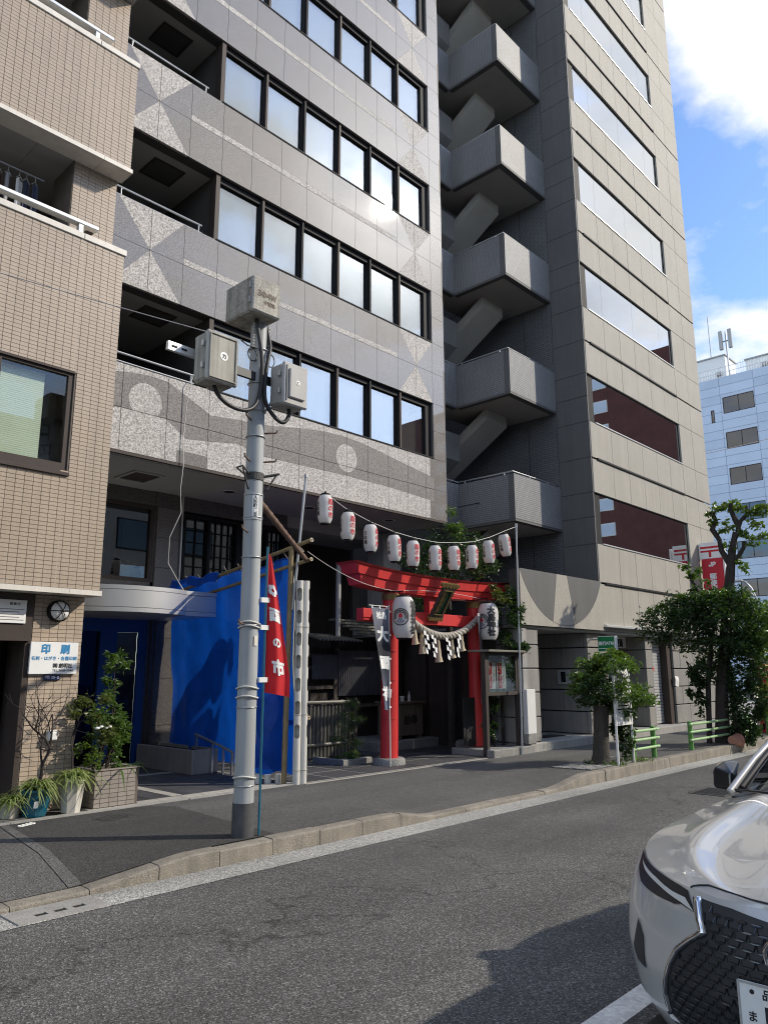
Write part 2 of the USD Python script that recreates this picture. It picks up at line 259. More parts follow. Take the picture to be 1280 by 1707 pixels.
M['balc_y'] = brickmat('small_grey_tile_side', (.25, .25, .255), (.22, .22, .225), (.10, .10, .10), .05, .047, .005, 'y', .55, .3, 0)
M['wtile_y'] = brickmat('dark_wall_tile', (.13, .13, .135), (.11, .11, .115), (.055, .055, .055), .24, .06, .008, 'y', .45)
M['stucco'] = mat('grey_stucco', (.36, .34, .31), .9, .1, 1.0, bump=.4, bscale=70)
M['red'] = mat('vermilion_paint', (.56, .032, .030), .42, .12, 1.2, spec=.5, streak=.12, bump=.06, bscale=30)
M['red_d'] = mat('red_top_board', (.40, .028, .028), .5, .12, 2)
M['gold'] = mat('gilt', (.22, .15, .05), .5, .2, 9, metal=.4)
M['wood'] = mat('dark_wood', (.040, .030, .024), .65, .3, 3, bump=.3, bscale=40, streak=.3)
M['wood_l'] = mat('weathered_wood', (.16, .125, .095), .75, .25, 4, streak=.3, bump=.3, bscale=50)
M['bamboo_g'] = mat('bamboo_grey', (.12, .115, .10), .5, .2, 5, streak=.2)
M['bamboo'] = mat('dry_bamboo', (.30, .22, .11), .45, .25, 6, streak=.3)
M['paper'] = mat('lantern_paper', (.74, .72, .70), .75, .04, 3, trans=(.28, (1, .98, .94)))
M['ink'] = mat('black_ink', (.015, .015, .018), .7, .1, 5)
M['ink_red'] = mat('red_ink', (.55, .02, .035), .7, .1, 5)
M['ink_blue'] = mat('blue_ink', (.02, .20, .42), .6, .05, 5)
M['white'] = mat('white_paint', (.76, .76, .74), .5, .04, 3)
M['white_p'] = mat('white_plastic', (.60, .585, .54), .4, .06, 4, streak=.08)
M['tarp'] = mat('blue_tarpaulin', (.006, .095, .50), .42, .16, 3.5, spec=.5, bump=.6, bscale=11, trans=(.24, (.9, 1.15, 1.25)))
M['banner_r'] = mat('red_banner_cloth', (.68, .02, .028), .75, .06, 3, trans=(.3, (1.1, .9, .9)))
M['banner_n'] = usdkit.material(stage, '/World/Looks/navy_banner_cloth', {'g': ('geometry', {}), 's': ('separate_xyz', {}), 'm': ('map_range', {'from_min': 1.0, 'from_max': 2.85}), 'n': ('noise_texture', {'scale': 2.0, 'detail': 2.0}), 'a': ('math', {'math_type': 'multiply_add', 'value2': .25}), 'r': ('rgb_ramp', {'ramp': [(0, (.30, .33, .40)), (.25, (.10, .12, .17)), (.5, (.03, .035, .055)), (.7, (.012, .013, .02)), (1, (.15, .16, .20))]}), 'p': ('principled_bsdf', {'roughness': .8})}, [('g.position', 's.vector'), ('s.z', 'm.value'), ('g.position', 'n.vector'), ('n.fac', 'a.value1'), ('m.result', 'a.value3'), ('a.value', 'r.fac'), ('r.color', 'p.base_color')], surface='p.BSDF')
M['steel'] = usdkit.material(stage, '/World/Looks/brushed_steel', {'p': ('principled_bsdf', {'base_color': (.66, .65, .62), 'metallic': .75, 'roughness': .36})}, [], surface='p.BSDF')
M['chrome'] = usdkit.material(stage, '/World/Looks/chrome', {'p': ('principled_bsdf', {'base_color': (.75, .75, .75), 'metallic': 1.0, 'roughness': .08})}, [], surface='p.BSDF')
M['pole'] = mat('grey_pole_paint', (.38, .40, .405), .5, .10, 2.2, streak=.22, spec=.4)
M['pole_base'] = mat('dark_pole_base', (.065, .065, .068), .7, .35, 9)
M['cab'] = mat('weathered_cabinet', (.40, .385, .33), .7, .18, 5, streak=.45)
M['cab2'] = mat('grey_cabinet', (.40, .39, .37), .6, .10, 5, streak=.15)
M['cab3'] = mat('stained_box', (.38, .36, .31), .75, .35, 7, streak=.5, fine=(40, .2))
M['rubber'] = mat('black_rubber', (.018, .018, .019), .5, .1, 4)
M['galv'] = mat('galvanised_steel', (.42, .43, .44), .42, .12, 7, metal=.7)
M['rust'] = mat('rusty_steel', (.14, .085, .06), .75, .3, 12)
M['green'] = mat('green_rail_paint', (.36, .56, .27), .45, .10, 5, streak=.1)
M['green_d'] = mat('green_post_paint', (.13, .33, .07), .5, .18, 6, streak=.2)
M['bark'] = mat('tree_bark', (.060, .052, .042), .9, .35, 7, bump=1.0, bscale=26, streak=.35)
M['bark_d'] = mat('dark_bark', (.035, .026, .023), .9, .3, 9, bump=.8, bscale=40)
M['leaf_a'] = leafmat('leaf_dark_green', (.026, .055, .016), (.058, .110, .026), (.10, .165, .04))
M['leaf_b'] = leafmat('leaf_fresh_green', (.075, .13, .028), (.15, .24, .045), (.24, .33, .065))
M['leaf_c'] = leafmat('leaf_yellow_green', (.09, .14, .02), (.18, .23, .03), (.30, .27, .04))
M['leaf_d'] = leafmat('leaf_reddish', (.10, .12, .035), (.15, .15, .05), (.26, .16, .08))
M['leaf_v'] = leafmat('leaf_variegated', (.24, .29, .11), (.46, .47, .28), (.6, .6, .44))
M['soil'] = mat('dark_soil', (.03, .024, .018), .95, .3, 20, bump=.8, bscale=50)
M['pot_b'] = mat('blue_glazed_pot', (.012, .11, .17), .25, .18, 8, spec=.6)
M['pot_w'] = mat('white_plastic_pot', (.58, .55, .49), .5, .10, 6, streak=.2)
M['terra'] = mat('terracotta', (.42, .20, .14), .8, .12, 8)
M['slate_t'] = mat('slate_paving', (.066, .066, .068), .55, .14, 1.5, tile=.25, fine=(30, .1))
M['pave_l'] = mat('pale_paving_strip', (.36, .34, .30), .8, .15, 4, fine=(50, .12))
M['stone'] = mat('rough_stone', (.24, .235, .22), .9, .2, 4, bump=.8, bscale=30, fine=(40, .25))
M['stone_w'] = mat('white_stone', (.62, .62, .60), .7, .06, 4, fine=(50, .08))
M['iron'] = mat('cast_iron', (.06, .058, .056), .6, .3, 12, metal=.4, bump=.5, bscale=80)
M['rope'] = mat('straw_rope', (.40, .37, .31), .9, .2, 14, fine=(90, .25))
M['straw'] = mat('straw_tassel', (.47, .39, .27), .9, .15, 10, fine=(120, .25))
M['corr'] = mat('corrugated_metal', (.19, .18, .15), .55, .2, 4, metal=.3, streak=.2)
M['corr_d'] = mat('dark_corrugated', (.075, .075, .082), .5, .2, 4, metal=.3)
M['shutter'] = mat('grey_shutter', (.50, .50, .50), .4, .05, 3, metal=.3)
M['sign_g'] = mat('green_sign', (.015, .16, .055), .35, .08, 3)
M['sign_r'] = mat('red_sign', (.48, .015, .03), .4, .05, 3)
M['navy'] = mat('navy_plate', (.012, .022, .09), .4, .05, 3)
M['blue_p'] = mat('blue_door_sheet', (.008, .055, .22), .4, .12, 3, bump=.3, bscale=6)
M['panel_b'] = mat('pale_blue_panel', (.47, .55, .66), .35, .06, .4, spec=.5, tile=.08)
M['brick'] = brickmat('red_brown_brick', (.115, .046, .040), (.095, .038, .034), (.07, .035, .032), .24, .08, .008, 'y', .8, .2)
M['brick_x'] = brickmat('red_brown_brick_front', (.115, .046, .040), (.095, .038, .034), (.07, .035, .032), .24, .08, .008, 'x', .8, .2)
M['far_a'] = mat('far_wall_grey', (.45, .45, .44), .8, .06, .3, streak=.1)
M['far_b'] = mat('far_wall_cream', (.52, .49, .43), .8, .06, .3, streak=.1)
M['body'] = usdkit.material(stage, '/World/Looks/silver_car_paint', {'g': ('geometry', {}), 'v': ('voronoi_texture', {'scale': 1400.0}), 's': ('separate_color', {}), 'r': ('rgb_ramp', {'ramp': [(0, (.44, .43, .415)), (1, (.58, .57, .55))]}), 'p': ('principled_bsdf', {'metallic': .55, 'roughness': .36, 'coat_weight': 1.0, 'coat_roughness': .02})}, [('g.position', 'v.vector'), ('v.color', 's.color'), ('s.r', 'r.fac'), ('r.color', 'p.base_color')], surface='p.BSDF')
M['gloss'] = mat('gloss_black', (.008, .008, .009), .12, .05, 3, coat=1.0)
M['lamp'] = mat('dark_lamp_lens', (.012, .012, .014), .3, .2, 30, spec=.4)
M['cloth_w'] = mat('white_cloth', (.62, .62, .62), .9, .08, 9); M['cloth_n'] = mat('navy_cloth', (.05, .06, .10), .9, .1, 9); M['cloth_g'] = mat('grey_cloth', (.28, .28, .29), .9, .1, 9); M['cloth_m'] = mat('maroon_cloth', (.10, .03, .03), .9, .1, 9)
M['globe'] = mat('frosted_globe', (.70, .69, .66), .35, .04, 3)
M['board'] = mat('green_felt_board', (.02, .10, .06), .8, .08, 5)
M['yellow'] = mat('yellow_crate_plastic', (.55, .33, .03), .5, .08, 5); M['olive'] = mat('olive_crate_plastic', (.14, .14, .05), .5, .08, 5); M['orange'] = mat('orange_trim', (.75, .20, .03), .5, .05, 4)
M['ground'] = mat('far_ground', (.12, .12, .118), .9, .2, .2)
rng = np.random.default_rng(7)
# ================================================================ ground, road, kerb, pavement
KX = [-60, 3.05, 3.95, 6.62, 7.2, 10.0, 10.9, 12, 200]; KH = [.05, .05, .15, .15, .05, .05, .17, .17, .17]
kh = lambda x: float(np.interp(x, KX, KH))
wz = lambda x, y: kh(x)*(1-min(max((y-6.2)/.9, 0), 1))+.15*min(max((y-6.2)/.9, 0), 1)
single('ground', grid(lambda x, y: (x, y, -.03), np.linspace(-400, 600, 3), np.linspace(-400, 600, 3)), M['ground'], 'dull ground reaching to the horizon', kind='structure')
single('road', grid(lambda x, y: (x, y, 0.0), np.linspace(-60, 200, 40), np.linspace(-3.3, 6.06, 6)), M['asphalt'], 'worn grey asphalt road with coarse aggregate', kind='structure')
single('gutter', grid(lambda x, y: (x, y, .004), np.linspace(-60, 200, 40), [5.68, 6.06]), M['gutter'], 'pale rough gutter strip along the kerb', kind='structure')
xs = sorted(set(np.round(np.concatenate([np.linspace(-60, 2, 8), np.arange(2, 13.01, .25), np.linspace(14, 200, 12), [3.05, 3.95, 6.62, 7.2]]), 3)))
single('pavement', grid(lambda x, y: (x, y, wz(x, y)), xs, [6.2, 6.4, 6.65, 6.9, 7.1, 7.6, 8.66, 30]), M['walk'], 'grey asphalt pavement dipping at the driveways', kind='structure')
k = thing('kerb', 'stone kerb between pavement and road', 'kerb', (8, 6.1, 0), kind='structure'); tag(stage.GetPrimAtPath(k.path), cat=None)
x = -3.53
while x < 40:
    a, b = x+.004, x+.596; ss = np.linspace(a, b, 5); jz, jy = rng.normal(0, .003), rng.normal(0, .004)
    prof = lambda s: [(6.045+jy, -.1), (6.045+jy, kh(s)-.02+jz), (6.052+jy, kh(s)-.007+jz), (6.066+jy, kh(s)+jz), (6.19, kh(s)+.004+jz), (6.19, -.1)]
    P = np.array([[(s, y, z) for y, z in prof(s)] for s in ss]); n = 6; V = P.reshape(-1, 3); F = []
    for i in range(4):
        for j in range(5): A = i*n+j; F += [[A, A+n, A+n+1], [A, A+n+1, A+1]]
    for e, o in ((0, 1), (4*n, -1)):
        for j in range(1, 5): F.append([e, e+j, e+j+1][::o])
    part(k, 'kerb_stone', trimesh.Trimesh(V, np.array(F), process=False), M['kerb'], smooth=40); x += .6
# patch of fresh asphalt draped on the pavement
def drape(poly, dz, step=.25):
    out = []
    x0, y0, x1, y1 = poly.bounds
    for X in np.arange(math.floor(x0/step)*step, x1, step):
        for Y in (6.2, 6.4, 6.65, 6.9, 7.1, 7.6, 8.1):
            Y2 = {6.2: 6.4, 6.4: 6.65, 6.65: 6.9, 6.9: 7.1, 7.1: 7.6, 7.6: 8.1, 8.1: 8.66}[Y]
            for g in polys(poly.intersection(sbox(X, Y, X+step, Y2))):
                v, f = trimesh.creation.triangulate_polygon(g, engine='earcut')
                out.append(trimesh.Trimesh(np.column_stack([v, [wz(p[0], p[1])+dz for p in v]]), f, process=False))
    m = cat_(out); m.fix_normals()
    if m.face_normals[:, 2].mean() < 0: m.invert()
    return m
pp = Polygon([(3.42, 8.6), (3.08, 6.2), (5.02, 6.2), (5.1, 7.0), (5.2, 8.3), (4.9, 8.6)])
single('asphalt_patch', drape(pp, .004), M['patch'], 'darker fresh asphalt patch on the pavement at the foot of the pole', kind='structure')
single('asphalt_seam', drape(Polygon([(3.33, 8.6), (2.97, 6.2), (3.08, 6.2), (3.42, 8.6)]), .005), M['seam'], 'pale strip along the edge of the dark asphalt patch', kind='structure')
single('edging_strip', cat_(bx(-6, 5.6, 8.62, 8.71, .1, .166), bx(5.604, 7.3, 8.60, 8.69, .1, .164)), M['conc'], 'pale concrete edging between pavement and the building plots', kind='structure')
single('shrine_threshold', cat_(bx(7.42, 11.75, 8.50, 8.545, .1, .158)), M['pave_l'], 'thin pale strip along the edge of the shrine paving', kind='structure')
single('drain_slot', cat_(bx(7.42, 11.75, 8.55, 8.61, .1, .152)), M['iron'], 'narrow dark drain slot along the edge of the shrine paving', kind='structure')
# drain cover, manhole, parking line, road grate
g = thing('drain_cover', 'grey concrete drain cover with three slots in the gutter', 'drain cover', (2.75, 5.88, 0))
part(g, 'slab', ext(sbox(2.40, 5.70, 3.06, 6.03).difference(shapely.union_all([sbox(2.56+i*.14, 5.80, 2.65+i*.14, 5.87) for i in range(3)])), .012), M['conc'])
part(g, 'hollow', bx(2.5, 3.0, 5.76, 5.9, -.02, .0055), M['dark'])
g = thing('manhole_cover', 'round cast iron manhole cover in the dark asphalt patch', 'manhole cover', (4.37, 8.17, .15))
part(g, 'rim', rev([(.19, .15), (.21, .157), (.225, .155), (.225, .15)], 36, (4.37, 8.17, 0)), M['iron'])
part(g, 'lid', rev([(.0, .158), (.185, .158), (.188, .15)], 36, (4.37, 8.17, 0)), M['iron'])
part(g, 'stud', cat_([cyl((4.37+.05*i, 8.17+.05*j, .157), (4.37+.05*i, 8.17+.05*j, .161), .014, 8) for i in range(-3, 4) for j in range(-3, 4) if i*i+j*j < 10]), M['iron'], kind='stuff')
d = thing('pavement_mark', 'small white painted scribble on the pavement beside the blue pot', 'paint mark', (3.52, 8.42, .15))
part(d, 'stroke', cat_([tube([(3.52+.045*i+.03*math.cos(a), 8.43+.02*i+.03*math.sin(a), .1585) for a in np.linspace(0, 6.3, 12)], .006, 5) for i in (-1, 0, 1, 2)]), M['paint'])
single('parking_line', trimesh.Trimesh([(1.2, 2.0, .005), (9.6, 2.02, .005), (9.6, 2.17, .005), (1.2, 2.15, .005)], [[0, 1, 2], [0, 2, 3]]), M['paint'], 'white painted line of the parking bay under the silver car', 'road marking')
g = thing('road_grate', 'dark iron grating in the road beyond the car mirror', 'grating', (11.5, 4.4, 0))
part(g, 'frame', ext(sbox(11.2, 4.15, 11.9, 4.65).difference(sbox(11.24, 4.19, 11.86, 4.61)), .008), M['iron'])
part(g, 'bar', cat_([bx(11.26+i*.055, 11.28+i*.055, 4.19, 4.61, .001, .007) for i in range(11)]), M['iron'], kind='stuff')
rs_ = Polygon([(-60, -3.3), (200, -3.3), (200, 3.12)]+[(x_, 3.05+.03*math.sin(x_*1.7)+.02*math.sin(x_*5.1)) for x_ in np.arange(60, -60.1, -.5)])
single('road_strip', ext(rs_, .0025), M['asphalt2'], 'slightly paler resurfaced strip along the near side of the road', kind='structure')
single('far_pavement', bx(-60, 200, -8, -3.3, -.1, .14), M['walk'], 'pavement on the near side of the road', kind='structure')

# ================================================================ tiled apartment building on the left
A = thing('tiled_apartment_block', 'beige tiled apartment block with white balcony rails on the left', 'building', (4, 9, 0))
LY, CY, XR = 8.79, 9.10, 4.32
def tilewall(poly, y, x1, z0, px=.1, pz=.05, gap=.0055, th=.007):
    """separate tiles filling poly in the plane y, courses counted from z0, columns from x1 leftwards; -> list of boxes (front and edges only)"""
    out = []; bx0, bz0, bx1, bz1 = poly.bounds
    for i in range(int((bx1-bx0)/px)+2):
        for j in range(int((bz1-bz0)/pz)+2):
            t = sbox(x1-(i+1)*px+gap/2, z0+j*pz+gap/2, x1-i*px-gap/2, z0+(j+1)*pz-gap/2)
            c = t.intersection(poly)
            if c.area < .0012: continue
            a, b, e, d = c.bounds
            q = y+rng.normal(0, .0007)
            v = [(a, q, b), (e, q, b), (e, q, d), (a, q, d), (a, y+th, b), (e, y+th, b), (e, y+th, d), (a, y+th, d)]
            f = [[0, 1, 2], [0, 2, 3], [0, 5, 1], [0, 4, 5], [1, 5, 6], [1, 6, 2], [2, 6, 7], [2, 7, 3], [3, 7, 4], [3, 4, 0]]
            out.append(trimesh.Trimesh(v, f, process=False))
    return out
XL = 1.0
slab1 = sbox(XL, 2.67, XR, 7.12).difference(sbox(1.9, 4.03, 3.80, 5.33))
slab2 = sbox(XL, 8.43, XR, 10.03)
jv, jh1, jh2 = 3.775, 3.245, 6.15
def inset(p, y0, z0): return p.difference(shapely.union_all([LineString([(jv, 2), (jv, 12)]).buffer(.008)]+[LineString([(0, z), (5, z)]).buffer(.007) for z in (jh1, jh2, 9.2)]))
wt = tilewall(inset(slab1, 0, 0), LY, XR, 2.67)+tilewall(inset(slab2, 0, 0), LY, XR, 8.43)+tilewall(sbox(3.68, 7.19, 4.29, 8.38), CY, 4.29, 7.19)+tilewall(sbox(3.68, 10.1, 4.29, 11.3), CY, 4.29, 10.1)
part(A, 'wall_tiles', cat_(wt), M['tile'], kind='stuff')
for t in tilewall(sbox(3.68, .16, 4.29, 2.6), CY, 4.29, .16)[:300]: part(A, 'tile', t, M['tile'])
part(A, 'wall', cat_(wall_y(sbox(XL, 2.665, XR, 7.12).difference(sbox(1.9, 4.03, 3.80, 5.33)), LY+.2, .193), bx(XL, XR, LY+.007, LY+.2, 8.43, 10.03), bx(3.68, 4.29, CY+.007, 9.7, .1, 2.6), bx(3.68, 4.29, CY+.007, 9.7, 7.19, 8.38), bx(3.68, 4.29, CY+.007, 9.7, 10.1, 11.3)), M['grout'])
part(A, 'joint', cat_(bx(jv-.006, jv+.006, LY+.002, LY+.0065, 2.67, 4.02), bx(jv-.006, jv+.006, LY+.002, LY+.0065, 5.34, 7.1), bx(jv-.006, jv+.006, LY+.002, LY+.0065, 8.43, 10.0), bx(XL, jv-.008, LY+.002, LY+.0065, jh1-.005, jh1+.005), bx(jv+.008, XR, LY+.002, LY+.0065, jh1-.005, jh1+.005)), M['tile_joint'])
part(A, 'body', cat_(bx(-8, XR-.004, 10.6, 24, .1, 15), bx(-8, XL, LY+.02, 10.6, 2.7, 15), bx(XL, XR-.004, LY+.21, 10.6, 11.5, 15), bx(XL, XR-.004, LY+.2, 10.6, 2.7, 2.9), bx(XL, XR-.004, LY+.2, 10.6, 6.0, 6.1), bx(4.2, XR-.004, LY+.2, 10.6, 2.9, 7.1), bx(4.25, XR-.004, 9.705, 10.6, .1, 2.7), bx(4.25, XR-.004, 9.705, 10.6, 7.1, 11.5), bx(-8, 3.67, 9.9, 10.6, .1, 2.6)), M['dark2'])
for z0, z1 in ((2.607, 2.667), (8.37, 8.428)):
    part(A, 'trim', cat_(bx(XL, 3.94, LY-.012, LY+.3, z0, z1), bx(3.944, 4.345, LY-.012, LY+.3, z0, z1)), M['cream'])
for q in (bx(XL, XR, LY+.3, 9.9, 2.612, 2.66), bx(XL, 3.2, LY+.3, 10.6, 8.38, 8.43), bx(3.204, XR, LY+.3, 10.6, 8.38, 8.43), bx(XL, XR, LY, 10.6, 11.32, 11.5)): part(A, 'soffit', q, M['soffit'])
part(A, 'upper_parapet', bx(XL, XR, LY+.007, LY+.2, 11.5, 14.0), M['tile_far'])
for z in (7.12, 10.03):
    part(A, 'cap', cat_(cbx(XL, 3.76, LY-.02, LY+.24, z, z+.085, .006), cbx(3.766, 4.345, LY-.02, LY+.24, z, z+.085, .006)), M['cream'])
    rl = part(A, 'balcony_rail', cat_(cbx(XL, 3.96, LY+.02, LY+.13, z+.22, z+.275, .008)), M['alum'])
    part(rl, 'rail_post', cbx(3.70, 3.76, LY+.03, LY+.1, z+.086, z+.219, .004), M['alum'])
    part(rl, 'rail_return', cat_(cbx(3.86, 3.94, LY+.131, CY-.002, z+.21, z+.27, .006)), M['bronze'])
    part(A, 'balcony_floor', bx(XL, 4.2, LY+.2, 10.6, z-.35, z-.3), M['soffit'])
w = part(A, 'window', wall_y(sbox(1.9, 4.03, 3.80, 5.33).difference(sbox(1.96, 4.16, 2.90, 5.27)).difference(sbox(2.95, 4.16, 3.735, 5.27)), LY+.10, .075), M['bronze'])
part(w, 'sill', cbx(1.88, 3.82, LY-.03, LY+.02, 4.0, 4.045, .005), M['bronze'])
part(w, 'head', bx(1.9, 3.8, LY-.004, LY+.024, 5.305, 5.335), M['bronze'])
part(w, 'pane', cat_(bx(1.96, 2.90, LY+.055, LY+.061, 4.16, 5.27), bx(2.95, 3.735, LY+.055, LY+.061, 4.16, 5.27)), M['pane_clear'])
part(w, 'blind', cat_([bx(1.95, 3.50, LY+.15, LY+.152+.012*(1), 4.16+i*.025, 4.16+i*.025+.022) for i in range(44)]), M['slat'], kind='stuff')
part(w, 'room', bx(1.9, 3.8, LY+.5, LY+.55, 3.9, 5.4), M['dark2'])
# entrance below
part(A, 'header', cat_(bx(1.0, 3.66, 9.05, 9.12, 2.06, 2.605)), M['bronze'])
dr = part(A, 'door', cat_(bx(3.30, 3.42, 9.45, 9.52, .15, 2.06), bx(1.5, 3.30, 9.45, 9.52, 1.95, 2.06), bx(1.5, 3.30, 9.45, 9.52, .15, .28), bx(1.5, 3.30, 9.46, 9.51, 1.45, 1.53), bx(1.5, 3.3, 9.46, 9.51, 1.02, 1.1)), M['wood'])
part(dr, 'pane', cat_(bx(1.5, 3.3, 9.48, 9.486, .28, 1.95)), M['pane_dk'])
part(A, 'door_jamb', bx(3.62, 3.678, 9.1, 9.6, .15, 2.06), M['bronze'])
part(A, 'step', bx(1.0, 3.66, 8.75, 9.9, .1, .17), M['conc_d'])
lm = thing('round_wall_lamp', 'round white wall lamp with black cage on the tiled pillar', 'wall lamp', (3.96, 9.0, 2.42))
sph = lambda n, rx, ry, rz, c: trimesh.Trimesh(trimesh.creation.icosphere(n).vertices*[rx, ry, rz]+c, trimesh.creation.icosphere(n).faces)
part(lm, 'globe', sph(3, .112, .075, .112, np.array([3.96, 9.03, 2.42])), M['globe'], smooth=True)
part(lm, 'housing', tube([(3.96, 9.095, 2.42), (3.96, 9.03, 2.42), (3.96, 9.018, 2.42)], [.128, .128, .118], 28), M['black'], smooth=40)
part(lm, 'cage', cat_([tube([(3.96+.12*s*math.cos(a), 9.03-.086*math.sqrt(max(0, 1-s*s)), 2.42+.12*s*math.sin(a)) for s in np.linspace(-1, 1, 11)], .0055, 5) for a in (.03, 1.08, 2.12)]+[sph(1, .016, .012, .016, np.array([3.96, 8.944, 2.42]))]), M['black'])
def lettering(t, name, items, y, th=.003):
    """items: (polygon, material)"""
    for g, m in items: part(t, name, to_y(ext(g, th), y), m)
sg = thing('printing_sign', 'white sign with blue and black lettering on the tiled pillar', 'sign', (3.95, 9.05, 1.87))
part(sg, 'plate', cbx(3.67, 4.235, 9.055, 9.085, 1.685, 2.055, .004), M['white'])
lettering(sg, 'lettering', [(place(glyphs('印', .105, 3), 3.845, 1.975), M['ink_blue']), (place(glyphs('刷', .105, 3), 4.075, 1.975), M['ink_blue']), (place(glyphs('名刺・はがき・各種印刷', .046, 1), 3.955, 1.868), M['ink_blue']),
    (place(glyphs('㈱ 創明社', .052, 2), 4.06, 1.785), M['ink']), (place(glyphs('TEL.3668-5546', .034, 0), 4.065, 1.728), M['ink'])], 9.0549, .0025)
sg = thing('address_plate', 'small navy address plate reading 15-2 under the white sign', 'sign', (3.95, 9.06, 1.65))
part(sg, 'plate', cbx(3.86, 4.05, 9.075, 9.094, 1.617, 1.68, .003), M['navy'])
lettering(sg, 'lettering', [(place(glyphs('15-2', .034, 2, cjk=False), 3.99, 1.648), M['white']), (place(glyphs('人形町', .017, 0), 3.90, 1.658), M['white']), (place(glyphs('二丁目', .017, 0), 3.90, 1.637), M['white'])], 9.0749, .002)
sg = thing('entrance_notice', 'white notice plate on the dark header above the left door', 'sign', (3.4, 9.04, 2.39))
part(sg, 'plate', cbx(3.0, 3.575, 9.03, 9.048, 2.255, 2.52, .003), M['white'])
lettering(sg, 'lettering', [(place(glyphs('御 案 内', .032, 1), 3.44, 2.475), M['ink']), (shapely.union_all([sbox(3.2, 2.29+i*.03, 3.55-.05*(i % 2), 2.296+i*.03) for i in range(5)]), M['ink'])], 9.0299, .0015)
cl = [('white_shirt', 'cloth_w', 3.14, .07, .5), ('navy_shirt', 'cloth_n', 3.23, .08, .62), ('grey_shirt', 'cloth_g', 3.0, .07, .55), ('navy_trousers', 'cloth_n', 3.34, .07, .75), ('maroon_shirt', 'cloth_m', 2.88, .08, .5), ('white_towel', 'cloth_w', 2.76, .07, .45), ('grey_trousers', 'cloth_g', 2.64, .07, .6), ('white_shirt', 'cloth_w', 2.53, .08, .5), ('navy_shirt', 'cloth_n', 2.42, .08, .55)]
lb = {'white_shirt': ['white shirt hanging on the balcony nearest the tiled pillar', 'white shirt hanging at the left end of the balcony washing'], 'navy_shirt': ['navy shirt hanging beside the white shirt near the pillar', 'navy shirt leftmost on the balcony washing line'], 'grey_shirt': ['pale grey shirt in the middle of the balcony washing'], 'navy_trousers': ['dark navy trousers at the right end of the balcony washing'], 'maroon_shirt': ['maroon shirt hanging on the balcony washing line'], 'white_towel': ['white towel hanging left of the maroon shirt'], 'grey_trousers': ['grey trousers hanging left of the white towel']}
for n, m, X, wd, ln in cl:
    ys = lambda u, v: (X+(u-.5)*wd*1.3*(1-.15*v)+.012*math.sin(9*u+X*30), 9.45+.03*math.sin(u*7+X*9)+.05*(u-.5), 8.02-v*ln+.01*math.sin(u*12)-.10*abs(u-.5))
    c = thing(n, lb[n].pop(0), 'clothing', (X, 9.45, 8.0), 'washing hung on the left balcony')
    part(c, 'fabric', grid(ys, np.linspace(0, 1, 9), np.linspace(0, 1, 7)), M[m], smooth=True)
    part(c, 'hanger', cat_(tube([(X, 9.45, 8.12), (X, 9.45, 8.05)], .003, 4), tube([(X-.05, 9.43, 7.99), (X, 9.45, 8.05), (X+.05, 9.47, 7.99)], .004, 4)), M['white_p'])
pl = thing('laundry_pole', 'metal laundry pole slung across the left balcony', 'pole', (2.8, 9.45, 8.1)); part(pl, 'pole', cyl((1.2, 9.45, 8.12), (3.45, 9.45, 8.12), .012, 8), M['galv'])
# ================================================================ grey granite building
G = thing('granite_office_building', 'grey polished granite building with black ribbon windows above the shrine', 'building', (8.7, 11, 0))
GY, GL, GR, FP = 10.45, 4.34, 13.15, 2.80
HEAD = lambda k: 4.88+FP*k          # window head above band k-1 ; band k runs from HEAD(k) to SILL(k)
SILL = lambda k: 6.38+FP*k
HEADS = [7.70+FP*k for k in range(6)]
UPX = [GL, 4.86, 5.56, 6.18, 6.85, 7.51, 8.21, 8.87, 9.57, 10.24, 10.90, 11.57, 12.17, 12.74, GR]
LOX = [GL, 5.26, 6.04, 6.82, 7.50, 8.18, 8.81, 9.42, 10.03, 10.63, 11.24, 11.85, 12.45, GR]
WX = [6.86, 7.84, 8.82, 9.80, 10.74, 11.68, 12.72]
def facade_band(z0, zm, z1, xs, rough, dark=None):
    for j, (a, b) in enumerate(((z0, zm), (zm, z1))):
        for x0, x1 in zip(xs[:-1], xs[1:]):
            cell = sbox(x0+.0035, a+.0035, x1-.0035, b-.0035)
            base = cell
            for geo, key in ((rough, 'granite_r'), (dark, 'granite_m')):
                if geo is None: continue
                c = cell.intersection(geo)
                if c.area > .002:
                    part(G, 'inlay', to_y(ext(c.buffer(-.0015, join_style=2), .05), GY+.05), M[key]); base = base.difference(geo)
            if base.area > .002: part(G, 'panel', to_y(ext(base, .05), GY+.05), M['granite'])
tri = lambda cx, z0, zm, z1, w: shapely.union_all([Polygon([(cx-w, z1), (cx, zm), (cx+w, z1)]), Polygon([(cx-w, z0), (cx, zm), (cx+w, z0)])])
for kb in range(1, 6):
    z0, z1 = HEADS[kb-1], SILL(kb); zm = (z0+z1)/2
    stripe = sbox(6.18, zm, 11.57, zm+.115)
    facade_band(z0, zm, z1, UPX, shapely.union_all([tri(5.56, z0, zm, z1, .60), tri(12.17, z0, zm, z1, .57), stripe]))
